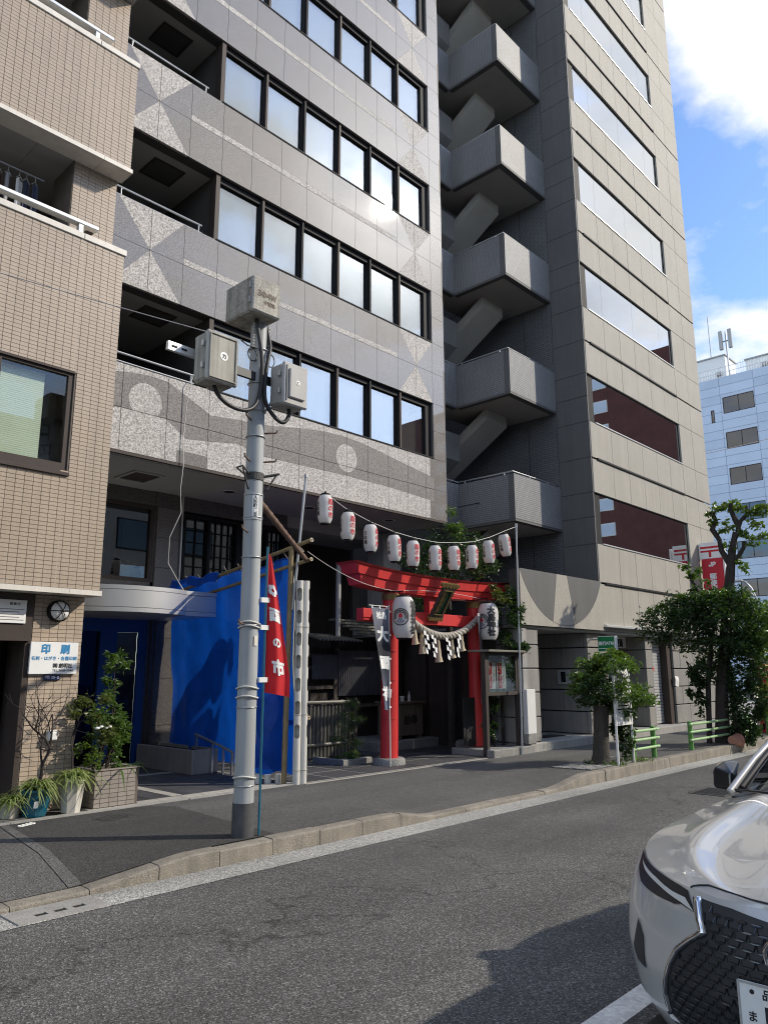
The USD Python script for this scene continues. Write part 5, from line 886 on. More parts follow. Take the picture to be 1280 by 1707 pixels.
part(F_, 'cross_pole', cat_(cyl((9.05, 10.55, 1.16), (10.45, 10.55, 1.15), .035, 9), cyl((9.05, 10.56, .42), (10.4, 10.56, .42), .03, 9)), M['bamboo_g'], smooth=40); part(F_, 'post', cyl((10.33, 10.5, .15), (10.33, 10.5, 1.22), .05, 10), M['wood'], smooth=40); part(F_, 'lashing', cat_([tube([(9.3+.25*i+.045*math.cos(a), 10.55, 1.155+.045*math.sin(a)) for a in np.linspace(0, 6.3, 10)], .006, 5) for i in range(5)]), M['rope'])
bd = single('planting_kerb', cat_(cbx(9.2, 9.9, 9.62, 9.72, .1, .25, .01), cbx(9.2, 9.3, 9.73, 10.4, .1, .25, .01)), M['stone'], 'low stone kerb round the small pine bed', 'kerb')
for i, (X, Y, s) in enumerate(((12.9, 10.0, .14), (12.75, 9.85, .10), (13.0, 9.8, .11), (12.6, 9.75, .08))):
    v = trimesh.creation.icosphere(2).vertices; v = v*(.8+.4*meshkit.noise(v*1.7+i*5)[:, None])*[s*1.2, s, s*.75]+[X, Y, .15+s*.5]
    single('garden_rock', trimesh.Trimesh(v, trimesh.creation.icosphere(2).faces), M['stone'], ['largest grey garden rock behind the right torii column', 'garden rock left of the largest by the right column', 'garden rock right of the others by the notice board', 'smallest garden rock nearest the offering box'][i], 'rock', 'garden rocks in the shrine', smooth=50)
# entrance planter, handrail
ip = thing('long_planter', 'long low concrete planter along the foot of the tarpaulin', 'planter', (7.05, 11.4, .157)); part(ip, 'trough', cat_(cbx(6.85, 6.90, 10.52, 12.2, .157, .52, .006), cbx(7.28, 7.33, 10.52, 12.2, .157, .52, .006), cbx(6.9, 7.28, 10.52, 10.57, .157, .52, .006)), M['conc']); part(ip, 'soil', bx(6.9, 7.28, 10.57, 12.2, .16, .47), M['soil'])
hr = thing('entrance_handrail', 'low metal handrail beside the tarpaulin', 'handrail', (7.2, 10.3, .157)); part(hr, 'rail', tube([(7.2, 11.0, .72), (7.2, 10.2, .56), (7.2, 9.95, .50), (7.2, 9.95, .40)], .022, 8), M['galv'], smooth=40)
for y, z in ((10.95, .7), (10.5, .62), (10.2, .555), (9.97, .49)): part(hr, 'rail_leg', bx(7.185, 7.215, y-.015, y+.015, .158, z), M['galv'])
# ---------------------------------------------------------------- utility pole
UX, UY = 4.73, 6.34
u = thing('utility_pole', 'grey street utility pole carrying three weathered cabinets', 'utility pole', (UX, UY, .15))
part(u, 'shaft', tube([(UX, UY, .46), (UX, UY, 3), (UX, UY, 5.55)], [.098, .094, .088], 28), M['pole'], smooth=50); part(u, 'sleeve', tube([(UX, UY, .14), (UX, UY, .462)], [.108, .106], 28), M['pole_base'], smooth=50)
c = part(u, 'top_cabinet', cbx(4.44, 4.82, 6.08, 6.58, 5.46, 5.87, .018), M['cab3'], label='mossy stained box at the top of the pole'); part(c, 'lettering', to_y(ext(place(glyphs('3Φ4W', .085, 2, cjk=True), 4.63, 5.68), .003), 6.0799), M['wood_l']); part(c, 'lettering', to_y(ext(place(glyphs('分電箱', .05, 1), 4.66, 5.59), .003), 6.0799), M['wood_l']); part(c, 'hinge', cat_([cyl((4.432, 6.12, z), (4.432, 6.12, z+.07), .012, 8) for z in (5.55, 5.72)]), M['cab2']); part(c, 'cable_fitting', cat_(cyl((4.62, 6.25, 5.865), (4.62, 6.25, 5.93), .03, 10), cyl((4.62, 6.25, 5.93), (4.54, 6.2, 5.915), .022, 8)), M['black'])
def cabinet(x0, x1, z0, z1, key, frame, txt, lab):
    c = part(u, 'cabinet', cbx(x0, x1, 6.06, 6.27, z0, z1, .025), M[key], label=lab); part(c, 'cabinet_door', cbx(x0-.008, x1+.008, 6.015, 6.058, z0-.008, z1+.008, .018), M[key])
    if frame: part(c, 'door_panel', cbx(x0+.06, x1-.05, 5.99, 6.014, z0+.07, z1-.06, .012), M[key])
    y = 5.989 if frame else 6.0149
    d = part(c, 'badge', to_y(ext(Point((x0+x1)/2+.01, (z0+z1)/2+.02).buffer(.045 if not frame else .026, 24), .003), y), M['white']); part(d, 'badge_mark', to_y(ext(place(glyphs(txt, .05 if not frame else .026, 2), (x0+x1)/2+.01, (z0+z1)/2+.02), .002), y-.003), M['ink'])
    part(c, 'latch', cat_([cbx(x0-.025, x0-.001, 6.07, 6.10, z, z+.06, .004) for z in (z0+.12, z1-.16)]), M['alum'])
    part(c, 'panel_edge', cat_(cbx(x0+.02, x1-.02, 6.003, 6.0145, z1-.035, z1-.02, .003), cbx(x0+.02, x1-.02, 6.003, 6.0145, z0+.02, z0+.035, .003), cbx(x0+.02, x0+.035, 6.003, 6.0145, z0+.036, z1-.036, .003), cbx(x1-.035, x1-.02, 6.003, 6.0145, z0+.036, z1-.036, .003)) if not frame else cbx(x0+.03, x0+.04, 6.0, 6.0145, z0+.03, z1-.03, .003), M[key])
cabinet(3.88, 4.24, 4.51, 5.02, 'cab', 0, '力', 'mossy grey cabinet on the left of the pole'); cabinet(4.84, 5.17, 4.51, 4.98, 'cab2', 1, '仁', 'clean grey cabinet on the right of the pole')
part(u, 'bracket', bx(3.60, 3.95, 6.28, 6.32, 4.80, 4.89), M['alum']); part(u, 'bracket', bx(3.951, 5.16, 6.28, 6.32, 4.78, 4.87), M['rubber']); part(u, 'bracket_hole', cat_([bx(x, x+.06, 6.276, 6.2799, 4.835, 4.855) for x in (3.64, 3.75)]), M['black']); part(u, 'stay', cyl((4.9, 6.3, 4.6), (4.72, 6.25, 4.35), .014, 6), M['galv'])
part(u, 'strap', cat_([tube([(UX+(.1)*math.cos(a), UY+.1*math.sin(a), z) for a in np.linspace(0, 6.3, 24)], .007, 5) for z in (4.76, 5.15, 4.45, 3.52, 3.28, 2.86, 4.16, 2.17, 1.45, 1.36, .62)]), M['galv'], smooth=True)
part(u, 'cord_tie', cat_([tube([(UX+.108*math.cos(a), UY+.108*math.sin(a), z+.012*math.sin(2*a)) for a in np.linspace(0, 6.3, 24)], .009, 5) for z in (2.15, 2.19, 1.55, 1.46, .70)]), M['white_p'], smooth=True)
def cable(pts, r, n=40):
    p = np.asarray(pts, float); from_ = np.arange(len(p)); tt = np.linspace(0, len(p)-1, n)
    from scipy.interpolate import CubicSpline
    part(u, 'cable', tube(CubicSpline(from_, p)(tt), r, 9), M['rubber'], smooth=True)
cable([(4.06, 6.15, 4.51), (4.12, 6.15, 4.42), (4.28, 6.17, 4.36), (4.5, 6.2, 4.38), (4.66, 6.22, 4.55), (4.70, 6.22, 4.9), (4.66, 6.22, 5.2), (4.62, 6.24, 5.46)], .022)
cable([(5.02, 6.15, 4.51), (5.01, 6.15, 4.40), (4.93, 6.16, 4.34), (4.82, 6.19, 4.42), (4.74, 6.22, 4.62), (4.77, 6.22, 5.0), (4.82, 6.25, 5.2), (4.80, 6.3, 5.46)], .022)
for a0 in (-1, 1): part(u, 'bead_chain', cat_([trimesh.Trimesh(trimesh.creation.icosphere(1).vertices*.013+[UX+a0*.105, UY-.05, 5.16+i*.034], trimesh.creation.icosphere(1).faces) for i in range(9)]), M['white_p'], kind='stuff')
part(u, 'cable_coil', cat_([tube([(UX+s*.12+.06*math.cos(a), UY-.06, 5.06+.075*math.sin(a)) for a in np.linspace(0, 6.3, 18)], .007, 5) for s in (-1, 1)]+[tube([(4.40, 6.2, 5.13), (4.5, 6.22, 5.11), (4.62, 6.24, 5.13)], .008, 5)]), M['rubber'], smooth=True)
for z, s in ((4.33, -1), (4.22, 1), (3.88, -1), (3.9, 1), (3.12, -1), (2.17, -1)): part(u, 'step_bolt', cat_(cyl((UX+s*.09, UY-.03, z), (UX+s*.20, UY-.10, z+.015), .010, 6), cyl((UX+s*.20, UY-.1, z+.015), (UX+s*.21, UY-.105, z+.045), .010, 6)), M['rust'])
part(u, 'step_bracket', cat_([tube([(UX+s*.09, UY-.03, 3.74), (UX+s*.24, UY-.12, 3.78), (UX+s*.24, UY-.02, 3.78), (UX+s*.1, UY+.03, 3.74)], .011, 6) for s in (-1, 1)]+[tube([(UX+s*.22, UY-.1, 3.77), (UX+s*.13, UY-.06, 3.60), (UX+s*.09, UY-.02, 3.58)], .010, 6) for s in (-1, 1)]+[cyl((UX, UY, 3.68), (UX, UY, 3.76), .102, 20)]), M['iron'])
lp = part(u, 'number_plate', cyl((UX, UY, 3.25), (UX, UY, 3.54), .0985, 24), M['pole']); g_ = glyphs('人形町二支', .045, 1, vertical=True)
lp2 = part(u, 'label_plate', trimesh.Trimesh(np.array([(UX+.099*math.sin(a), UY-.099*math.cos(a), z) for a in np.linspace(-.75, -.05, 8) for z in (3.26, 3.53)]), [q for i in range(7) for q in ([2*i, 2*i+2, 2*i+3], [2*i, 2*i+3, 2*i+1])], process=False), M['white'])
v_ = ext(g_, .001); part(u, 'label_lettering', trimesh.Trimesh(np.array([(UX+.1005*math.sin(-.4+a/.1), UY-.1005*math.cos(-.4+a/.1), 3.395+b*.95) for a, b, c in v_.vertices]), v_.faces, process=False), M['ink'])
part(u, 'sticker', trimesh.Trimesh(np.array([(UX+.103*math.sin(a), UY-.103*math.cos(a), z) for a in np.linspace(-.1, .35, 6) for z in (1.96, 2.06)]), [q for i in range(5) for q in ([2*i, 2*i+2, 2*i+3], [2*i, 2*i+3, 2*i+1])], process=False), M['cream'])
def wire(name, lab, a, b, s, r=.007, key='rubber'): w_ = thing(name, lab, 'wire', a); part(w_, 'wire', tube(sag(a, b, s, 30), r, 5), M[key], smooth=True)
wire('overhead_wire', 'thin black wire crossing in front of the sandstone tower', (13.18, 10.42, 5.28), (39.9, 11.0, 13.1), .05, .014)
wire('house_wire', 'thin pale wire from the left tiled block to the pole cabinet', (.86, 8.78, 6.15), (3.95, 6.1, 5.03), .02, .005, 'cab2')
wire('torii_wire', 'thin pale wire from the bamboo poles to the torii plaque', (7.32, 8.45, 3.45), (9.95, 9.05, 3.1), .12, .005, 'white_p'); wire('torii_wire', 'thin pale wire across the torii lintel by the plaque', (9.95, 9.05, 3.1), (12.4, 9.04, 3.12), -.06, .004, 'white_p')
# ================================================================ plants
def leaves(pts, size, seed=0, up=.3, asp=.5, fold=.25, axis=None):
    """one folded leaf (4 triangles) at each point"""
    r = np.random.default_rng(seed); P = np.asarray(pts, float); n = len(P)
    d = r.normal(size=(n, 3)) if axis is None else np.asarray(axis)+r.normal(size=(n, 3))*.35
    d[:, 2] = d[:, 2]*.6-.15; d /= np.linalg.norm(d, axis=1, keepdims=True)
    nn = r.normal(size=(n, 3))*.7+[0, 0, up+.5]; s = np.cross(d, nn); s /= np.linalg.norm(s, axis=1, keepdims=True)+1e-9; nn = np.cross(s, d)
    L = size*r.uniform(.65, 1.3, (n, 1)); W = L*asp
    v = np.stack([P, P+d*L*.45+s*W*.5+nn*W*fold, P+d*L, P+d*L*.45-s*W*.5+nn*W*fold], 1).reshape(-1, 3)
    k = np.arange(n)[:, None]*4; f = np.hstack([k, k+1, k+2, k, k+2, k+3]).reshape(-1, 3)
    return trimesh.Trimesh(v, f, process=False)
def blob(n, c, rad, seed, clumps=14, tight=.42, shellp=.55):
    """points in clumps inside an ellipsoid, with gaps between the clumps"""
    r = np.random.default_rng(seed); d = r.normal(size=(clumps, 3)); d /= np.linalg.norm(d, axis=1, keepdims=True)
    cc = d*r.uniform(.35, 1.0, (clumps, 1))**shellp; q = r.normal(size=(n, 3)); q /= np.linalg.norm(q, axis=1, keepdims=True); q *= r.uniform(0, 1, (n, 1))**.45*tight*r.uniform(.5, 1.15, (n, 1))
    return (cc[r.integers(0, clumps, n)]+q)*np.asarray(rad)+np.asarray(c)
def branches(base, d, L, r0, depth, seed, spread=.6, kids=3, gravity=0.05, minr=.002):
    r = np.random.default_rng(seed); out = []; tips = []
    def go(p, d, L, rad, k):
        n = 5; pts = [p]; dd = d
        for i in range(n): dd = dd+r.normal(0, .12, 3)+[0, 0, gravity]; dd /= np.linalg.norm(dd); pts.append(pts[-1]+dd*L/n)
        out.append(tube(pts, np.linspace(rad, max(rad*.55, minr), n+1), 6 if rad > .01 else 4, False))
        if k == 0: tips.append(pts[-1]); return
        for j in range(kids):
            q = pts[int(r.integers(2, n+1))] if j else pts[-1]
            e = dd+r.normal(0, spread, 3); e /= np.linalg.norm(e); go(q, e, L*r.uniform(.55, .8), rad*.58, k-1)
    go(np.asarray(base, float), np.asarray(d, float)/np.linalg.norm(d), L, r0, depth); return cat_(out), np.array(tips)
def spider(c, n, L, seed, w=.012, el=(.3, 1.2), rz=.05):
    r = np.random.default_rng(seed); ms = []
    for i in range(n):
        a = r.uniform(0, 6.283); e = r.uniform(*el); l = L*r.uniform(.6, 1.25); d = np.array([math.cos(a), math.sin(a), 0]); s = np.array([-d[1], d[0], 0]); P = np.array(c)+[r.normal(0, rz), r.normal(0, rz), 0]; V = []
        for j, t in enumerate(np.linspace(0, 1, 6)):
            q = P+d*l*math.cos(e)*t+np.array([0, 0, l*(math.sin(e)*t-1.05*t*t*.8)]); ww = w*(1-t**2)+.0008; V += [q-s*ww, q+s*ww]
        ms.append(trimesh.Trimesh(V, [x for j in range(5) for x in ([2*j, 2*j+1, 2*j+3], [2*j, 2*j+3, 2*j+2])], process=False))
    return cat_(ms)
# tiled planter by the left pillar
pt = thing('tiled_planter', 'square grey tiled planter beside the left pillar', 'planter', (4.7, 9.0, .16))
part(pt, 'box', cat_(bx(4.43, 4.98, 8.788, 8.84, .15, .575), bx(4.43, 4.48, 8.84, 9.35, .15, .575), bx(4.93, 4.98, 8.84, 9.35, .15, .575), bx(4.48, 4.93, 9.30, 9.35, .15, .575)), M['grout'])
for q in tilewall(sbox(4.43, .165, 4.98, .57), 8.781, 4.945, .165, .11, .05, .006): part(pt, 'tile', q, M['ptile'])
for q in tilewall(sbox(-9.35, .165, -8.79, .57), 0, -8.79, .165, .11, .05, .006): part(pt, 'tile', trimesh.Trimesh(np.stack([4.423+q.vertices[:, 1], -q.vertices[:, 0], q.vertices[:, 2]], 1), q.faces[:, ::-1], process=False), M['ptile'])
part(pt, 'rim', ext(sbox(4.42, 8.778, 4.99, 9.36).difference(sbox(4.49, 8.85, 4.92, 9.29)), .012).apply_translation((0, 0, .5755)), M['ptile']); part(pt, 'soil', bx(4.48, 4.93, 8.84, 9.3, .16, .53), M['soil'])
def potted(name, lab, c, prof, key, n=8): g = thing(name, lab, 'flower pot', c); part(g, 'pot', rev(prof, n, c), M[key], smooth=25); part(g, 'soil', rev([(0, prof[-3][1]-.05), (prof[-3][0]*.93, prof[-3][1]-.05)], 16, c), M['soil']); return g
bp = potted('blue_pot', 'small blue glazed pot at the foot of the left pillar', (3.78, 8.84, .166), [(0, 0), (.115, 0), (.125, .02), (.165, .2), (.172, .255), (.187, .262), (.187, .285), (.17, .285), (.16, .22)], 'pot_b', 10)
part(bp, 'pot_label', grid(lambda u, v: (3.70+.045*u, 8.68-.012*u-.015*v, .27+.07*v), [0, 1], [0, 1]), M['white'])
wp = potted('white_pot', 'tall white plastic pot next to the blue pot', (4.16, 8.78, .166), [(0, 0), (.105, 0), (.108, .02), (.145, .33), (.158, .335), (.158, .365), (.142, .365), (.132, .3)], 'pot_w', 8)
potted('grey_pot', 'low grey pot half hidden left of the blue pot', (3.55, 8.92, .166), [(0, 0), (.09, 0), (.11, .15), (.12, .155), (.12, .175), (.105, .175), (.1, .13)], 'pot_w', 16)
def plant(name, lab, cat, c, group=None): return thing(name, lab, cat, c, group)
def bare(name, lab, c, seed, h, leafk, kids=3, spread=.55, r0=.018):
    g = plant(name, lab, 'small tree', c); m, tips = branches(c, (-.06, .05, 1), h*.42, r0, 4, seed, spread, kids, .06); part(g, 'branches', m, M['bark_d'], smooth=True)
    if leafk: part(g, 'leaves', leaves(tips[::leafk], .045, seed), M['leaf_d'])
bare('bare_shrub', 'bare leafless shrub growing in the blue pot', (3.78, 8.84, .40), 3, 1.22, 0, 3, .62, .024); bare('twiggy_shrub', 'thin twiggy shrub growing in the white pot', (4.17, 8.78, .46), 12, 1.0, 14, 2, .45)
for nm, lab, c, n, L, s in (('spider_plant', 'striped spider plant spilling over the blue pot', (3.78, 8.82, .46), 210, .36, 1), ('spider_plant', 'striped spider plant spilling over the white pot', (4.16, 8.78, .54), 170, .33, 2), ('spider_plant', 'striped spider plant trailing low left of the blue pot', (3.54, 8.84, .34), 120, .34, 3), ('strap_leaf_plant', 'green strap leaved plant at the corner of the tiled planter', (4.83, 8.93, .55), 22, .42, 4)):
    g = plant(nm, lab, 'plant', c); part(g, 'leaves', spider(c, n, L, s, .011 if s < 4 else .016), M['leaf_v'] if s < 4 else M['leaf_b'], smooth=True)
def shrub(name, lab, c, stemh, blobs, leafn, size, key, seed, cat='shrub', asp=.5, key2=None):
    g = plant(name, lab, cat, c); ms = []
    for i, (bc, br, n) in enumerate(blobs):
        bc = np.asarray(bc, float); mid = (np.asarray(c)+bc)/2+[.04, -.02, .1]; ms.append(tube([c, mid, bc], [.016, .011, .005], 6, False))
        P = blob(n, bc, br, seed+i, clumps=max(6, n//60)); part(g, 'foliage', leaves(P, size, seed+i, asp=asp), M[key if not (key2 and i % 2) else key2])
    part(g, 'stems', cat_(ms), M['bark_d'], smooth=True)
shrub('tall_potted_shrub', 'tall leafy shrub at the back of the tiled planter', (4.74, 9.15, .53), 1, [((4.76, 9.15, 1.84), (.20, .2, .15), 300), ((4.74, 9.15, 1.5), (.13, .15, .2), 220), ((4.76, 9.12, 1.2), (.17, .18, .2), 330), ((4.84, 9.1, .95), (.18, .16, .16), 240)], 0, .075, 'leaf_b', 21, asp=.45)
shrub('reddish_bush', 'bushy plant with reddish young leaves in the tiled planter', (4.55, 8.98, .53), 1, [((4.46, 8.95, 1.28), (.27, .22, .16), 520), ((4.58, 8.95, 1.1), (.28, .22, .2), 560), ((4.48, 8.92, .98), (.22, .18, .16), 300), ((4.72, 8.93, .82), (.2, .16, .16), 260)], 0, .055, 'leaf_d', 31, key2='leaf_b')
shrub('pale_bush', 'pale green bush low in the tiled planter beside the white pot', (4.45, 8.92, .53), 1, [((4.38, 8.90, .80), (.15, .14, .13), 240), ((4.42, 8.88, .62), (.12, .1, .1), 120)], 0, .05, 'leaf_c', 41)
single('white_flower', cat_([trimesh.Trimesh(trimesh.creation.icosphere(1).vertices*[.03, .03, .018]+[4.42+.05*i, 8.80, 1.06+.012*(i % 2)], trimesh.creation.icosphere(1).faces) for i in range(4)]), M['white'], 'small white blooms among the reddish bush', 'flowers', smooth=True)
so = thing('wall_socket_box', 'small white outlet box low on the tiled pillar behind the bare shrub', 'outlet box', (3.98, 9.05, 1.0)); part(so, 'cover', cbx(3.95, 4.05, 9.02, 9.094, .93, 1.05, .01), M['white_p']); part(so, 'lid', cbx(3.955, 4.045, 9.0, 9.0199, .94, 1.03, .008), M['white'])
# shrine plants
shrub('small_pine', 'small feathery pine in the bed beside the left torii column', (9.62, 9.95, .16), 1, [((9.62, 9.95, .55), (.36, .36, .14), 900), ((9.64, 9.95, .82), (.32, .32, .14), 800), ((9.60, 9.95, 1.08), (.22, .22, .16), 600)], 0, .085, 'leaf_a', 51, 'tree', .08)
shrub('leafy_ground_plant', 'low leafy plant at the foot of the small pine', (9.45, 9.8, .16), 1, [((9.4, 9.8, .28), (.2, .14, .09), 160), ((9.62, 9.78, .26), (.16, .12, .08), 120)], 0, .06, 'leaf_b', 55, 'plant')
def tree(name, lab, trunk, crowns, size, key, seed, asp=.5, bark='bark', rad=None):
    g = thing(name, lab, 'tree', trunk[0][0]); part(g, 'trunk', cat_([tube(p, r, 12, False) for p, r in zip(trunk, rad)]), M[bark], smooth=True)
    for i, (c, rr, n, k) in enumerate(crowns): part(g, 'crown', leaves(blob(n, c, rr, seed+i, clumps=max(7, n//85)), size, seed+i, asp=asp), M[k or key])
    return g
tree('evergreen_tree', 'dark evergreen tree standing behind the torii lintel', [[(12.75, 10.1, .15), (12.72, 10.1, 2.4), (12.75, 10.1, 4.4)]], [((12.75, 10.0, 4.15), (.95, .75, .55), 2600, None), ((12.62, 10.0, 4.75), (.35, .35, .35), 500, 'leaf_b'), ((13.15, 9.9, 3.8), (.8, .6, .45), 1500, None), ((12.0, 10.0, 3.85), (.7, .5, .35), 1000, None), ((12.4, 10.0, 3.2), (.8, .6, .4), 900, None)], .085, 'leaf_a', 61, .42, rad=[[.09, .07, .03]])
tree('camellia_tree', 'leafy camellia beside the right torii column with reddish top shoots', [[(12.98, 9.0, .27), (12.95, 8.98, 1.4), (12.85, 8.85, 2.9)]], [((12.80, 8.72, 2.75), (.36, .30, .42), 900, None), ((12.74, 8.74, 3.18), (.30, .22, .22), 380, 'leaf_d'), ((13.0, 8.66, 2.35), (.34, .24, .3), 600, None), ((12.95, 8.60, 3.0), (.26, .2, .36), 420, None)], .085, 'leaf_a', 71, .45, rad=[[.035, .03, .012]])
shrub('shade_plant', 'dark glossy plant under the notice board', (12.6, 8.95, .27), 1, [((12.5, 8.95, 1.0), (.3, .14, .2), 220), ((12.45, 8.9, .62), (.24, .14, .16), 180)], 0, .09, 'leaf_a', 81, 'plant')
# street trees
tree('pollarded_street_tree', 'short thick trunked street tree with fresh sprouts nearest the driveway', [[(12.2, 6.5, .15), (12.22, 6.5, .32), (12.24, 6.49, .7), (12.27, 6.48, 1.12)]], [((12.42, 6.40, 1.66), (.62, .55, .30), 2300, 'leaf_b'), ((12.0, 6.72, 1.5), (.30, .3, .2), 420, 'leaf_b'), ((12.72, 6.28, 1.25), (.62, .5, .30), 1900, None), ((12.15, 6.5, 1.35), (.42, .4, .30), 900, 'leaf_a'), ((12.55, 6.36, 1.84), (.36, .34, .17), 600, 'leaf_c'), ((12.78, 6.25, .82), (.30, .25, .32), 700, 'leaf_a'), ((12.68, 6.26, .45), (.16, .14, .22), 170, 'leaf_a')], .075, 'leaf_b', 91, .6, rad=[[.185, .14, .125, .13]])
B2 = lambda *p: list(p)
tree('tall_pollarded_tree', 'tall pollarded tree with knobbly bare limbs and sparse yellow green leaves', [
    B2((17.46, 6.40, .15), (17.49, 6.33, 1.29), (17.55, 6.15, 2.45), (17.60, 6.02, 3.4), (17.64, 5.9, 4.2), (17.68, 5.78, 4.75)), B2((17.63, 5.93, 4.0), (17.58, 6.08, 4.35), (17.57, 6.10, 4.6), (17.52, 6.22, 4.85), (17.56, 6.14, 5.05), (17.53, 6.2, 5.25)),
    B2((17.67, 5.81, 4.6), (17.71, 5.70, 4.8), (17.69, 5.75, 5.02), (17.66, 5.83, 5.28), (17.67, 5.8, 5.42)), B2((17.64, 5.9, 4.1), (17.69, 5.75, 4.22), (17.72, 5.64, 4.4), (17.73, 5.62, 4.52)), B2((17.69, 5.74, 4.76), (17.72, 5.65, 5.0), (17.77, 5.5, 5.15), (17.76, 5.52, 5.35)), B2((17.52, 6.35, 2.9), (17.40, 6.58, 3.3), (17.34, 6.74, 3.8), (17.31, 6.8, 4.02)),
    B2((17.3, 6.62, .15), (17.32, 6.55, 1.4), (17.45, 6.4, 2.6))],
    [((17.57, 6.09, 5.3), (.22, .22, .16), 110, None), ((17.69, 5.73, 5.36), (.2, .2, .15), 110, None), ((17.8, 5.39, 5.28), (.24, .24, .18), 120, None), ((17.87, 5.16, 5.2), (.15, .18, .12), 60, None), ((17.53, 6.23, 5.1), (.12, .15, .15), 60, None), ((17.63, 5.94, 4.9), (.16, .2, .25), 80, None), ((17.63, 5.95, 4.5), (.14, .14, .2), 60, 'leaf_b'), ((17.76, 5.52, 4.55), (.2, .25, .2), 100, 'leaf_b'), ((17.71, 5.67, 4.03), (.14, .14, .2), 70, 'leaf_b'), ((17.32, 6.76, 3.92), (.18, .26, .14), 110, 'leaf_b'), ((17.4, 6.6, 3.6), (.14, .2, .2), 70, 'leaf_b'), ((17.83, 5.25, 4.6), (.16, .22, .1), 50, None), ((17.8, 5.4, 4.9), (.15, .2, .15), 60, None)], .105, 'leaf_c', 101, .7, 'bark_d', rad=[[.16, .13, .13, .12, .085, .055], [.075, .06, .055, .065, .05, .055], [.06, .05, .06, .045, .04], [.055, .05, .045, .05], [.05, .045, .05, .035], [.05, .045, .04, .035], [.06, .055, .04]])
tree('dense_evergreen_bush', 'dense dark green evergreen crown around the pollarded trunk', [[(17.6, 6.1, .15), (17.55, 6.15, 1.4), (17.5, 6.2, 2.4)]], [((17.2, 7.05, 2.75), (.8, .8, .55), 3600, None), ((17.55, 6.1, 2.85), (.85, .85, .65), 4200, None), ((17.7, 5.5, 2.6), (.6, .6, .5), 2200, 'leaf_b'), ((17.45, 6.4, 3.2), (.7, .8, .28), 1500, 'leaf_b'), ((17.5, 6.25, 2.2), (.75, .8, .3), 1700, None), ((17.1, 7.35, 2.9), (.4, .45, .3), 700, 'leaf_b'), ((17.63, 5.85, 1.45), (.35, .4, .7), 1500, None), ((17.4, 6.5, 1.75), (.5, .5, .35), 1100, None), ((17.7, 5.6, 1.9), (.4, .5, .4), 1000, 'leaf_b')], .10, 'leaf_a', 121, .45, rad=[[.07, .06, .05]])
shrub('ivy_bush', 'ivy and reddish leafy growth over the far fence', (17.7, 5.9, .16), 1, [((17.65, 5.90, .85), (.4, .38, .6), 1300), ((17.72, 5.68, 1.1), (.25, .25, .35), 400), ((17.62, 6.0, .45), (.35, .3, .28), 600)], 0, .09, 'leaf_a', 141, asp=.6)
shrub('red_leaved_sprig', 'sprig of red and pale green leaves at the right of the ivy', (17.8, 5.6, .5), 1, [((17.76, 5.62, 1.2), (.16, .16, .3), 160), ((17.74, 5.62, .85), (.16, .16, .25), 130)], 0, .085, 'leaf_d', 151, key2='leaf_c')
shrub('dark_hanging_ivy', 'dark ivy hanging on the left of the big street tree trunk', (17.1, 6.9, 1.9), 1, [((17.14, 6.78, 1.5), (.16, .2, .4), 380), ((17.2, 6.7, 1.0), (.12, .14, .3), 160)], 0, .1, 'leaf_a', 155, asp=.65)
for nm, lab, c, n in (('grass_tuft', 'green grass tuft at the foot of the nearest street tree', (12.25, 6.38, .17), 130), ('grass_tuft', 'bright green weed clump by the first green fence post', (13.0, 6.28, .18), 70)):
    g = plant(nm, lab, 'grass', c); part(g, 'blades', spider(c, n, .24, int(c[0]*10), .008, (.5, 1.4), .14), M['leaf_c'] if c[0] > 12.9 else M['leaf_b'], smooth=True)
tp_ = thing('tree_pit', 'paved tree pit with small setts around the nearest street tree', 'paving', (11.9, 6.5, .16), kind='structure')
part(tp_, 'bed', drape(sbox(11.3, 6.2, 13.4, 6.95), .004), M['soil'])
for i in range(19):
    for j in range(6):
        X, Y = 11.32+i*.11, 6.22+j*.12
        if (X-12.2)**2+(Y-6.5)**2 > .07: part(tp_, 'sett', cbx(X, X+.098, Y, Y+.108, wz(X, Y), wz(X, Y)+.018+rng.normal(0, .002), .006), M['stone'])
# fences
def rail_fence(x0, x1, lab, y=6.30, ivy=False):
    g = thing('green_rail_fence', lab, 'fence', (x0, y, .17), 'green rail fences along the kerb')
    for X in (x0, x1): p_ = part(g, 'post', tube([(X, y, .15), (X, y, .70), (X, y, .715)], [.047, .047, .03], 14), M['green_d'], smooth=40)
    for z in (.66, .51, .36): part(g, 'rail', tube([(x0-.12, y-.05, z), (x1+.13, y-.05, z)], .024, 10), M['green'], smooth=40); part(g, 'rail_bolt', cat_([cyl((X, y-.06, z), (X, y-.078, z), .012, 6) for X in (x0, x1)]), M['galv'])
rail_fence(13.0, 13.82, 'short green rail fence beside the white street sign'); rail_fence(15.52, 18.9, 'long green rail fence in front of the big street tree'); rail_fence(20.2, 23.4, 'farthest green rail fence beyond the stacked crates')
g = thing('street_notice_sign', 'white framed street sign on two white legs behind the nearest tree', 'sign', (12.6, 6.22, .16))
for X in (12.22, 12.79): part(g, 'sign_leg', cyl((X, 6.2, .15), (X, 6.2, 1.80), .021, 10), M['white'], smooth=40)
part(g, 'frame', wall_y(sbox(12.20, .80, 12.81, 1.80).difference(sbox(12.24, .84, 12.77, 1.76)), 6.21, .03), M['white']); part(g, 'panel', bx(12.24, 12.77, 6.19, 6.2, .84, 1.76), M['white'])
part(g, 'lettering', to_y(ext(shapely.union_all([place(glyphs('駐輪禁止', .085, 1), 12.5, 1.62)]+[sbox(12.29+.02*(i % 3), 1.05+i*.06, 12.72-.04*(i % 2), 1.07+i*.06) for i in range(8)]), .003), 6.1899), M['ink'])
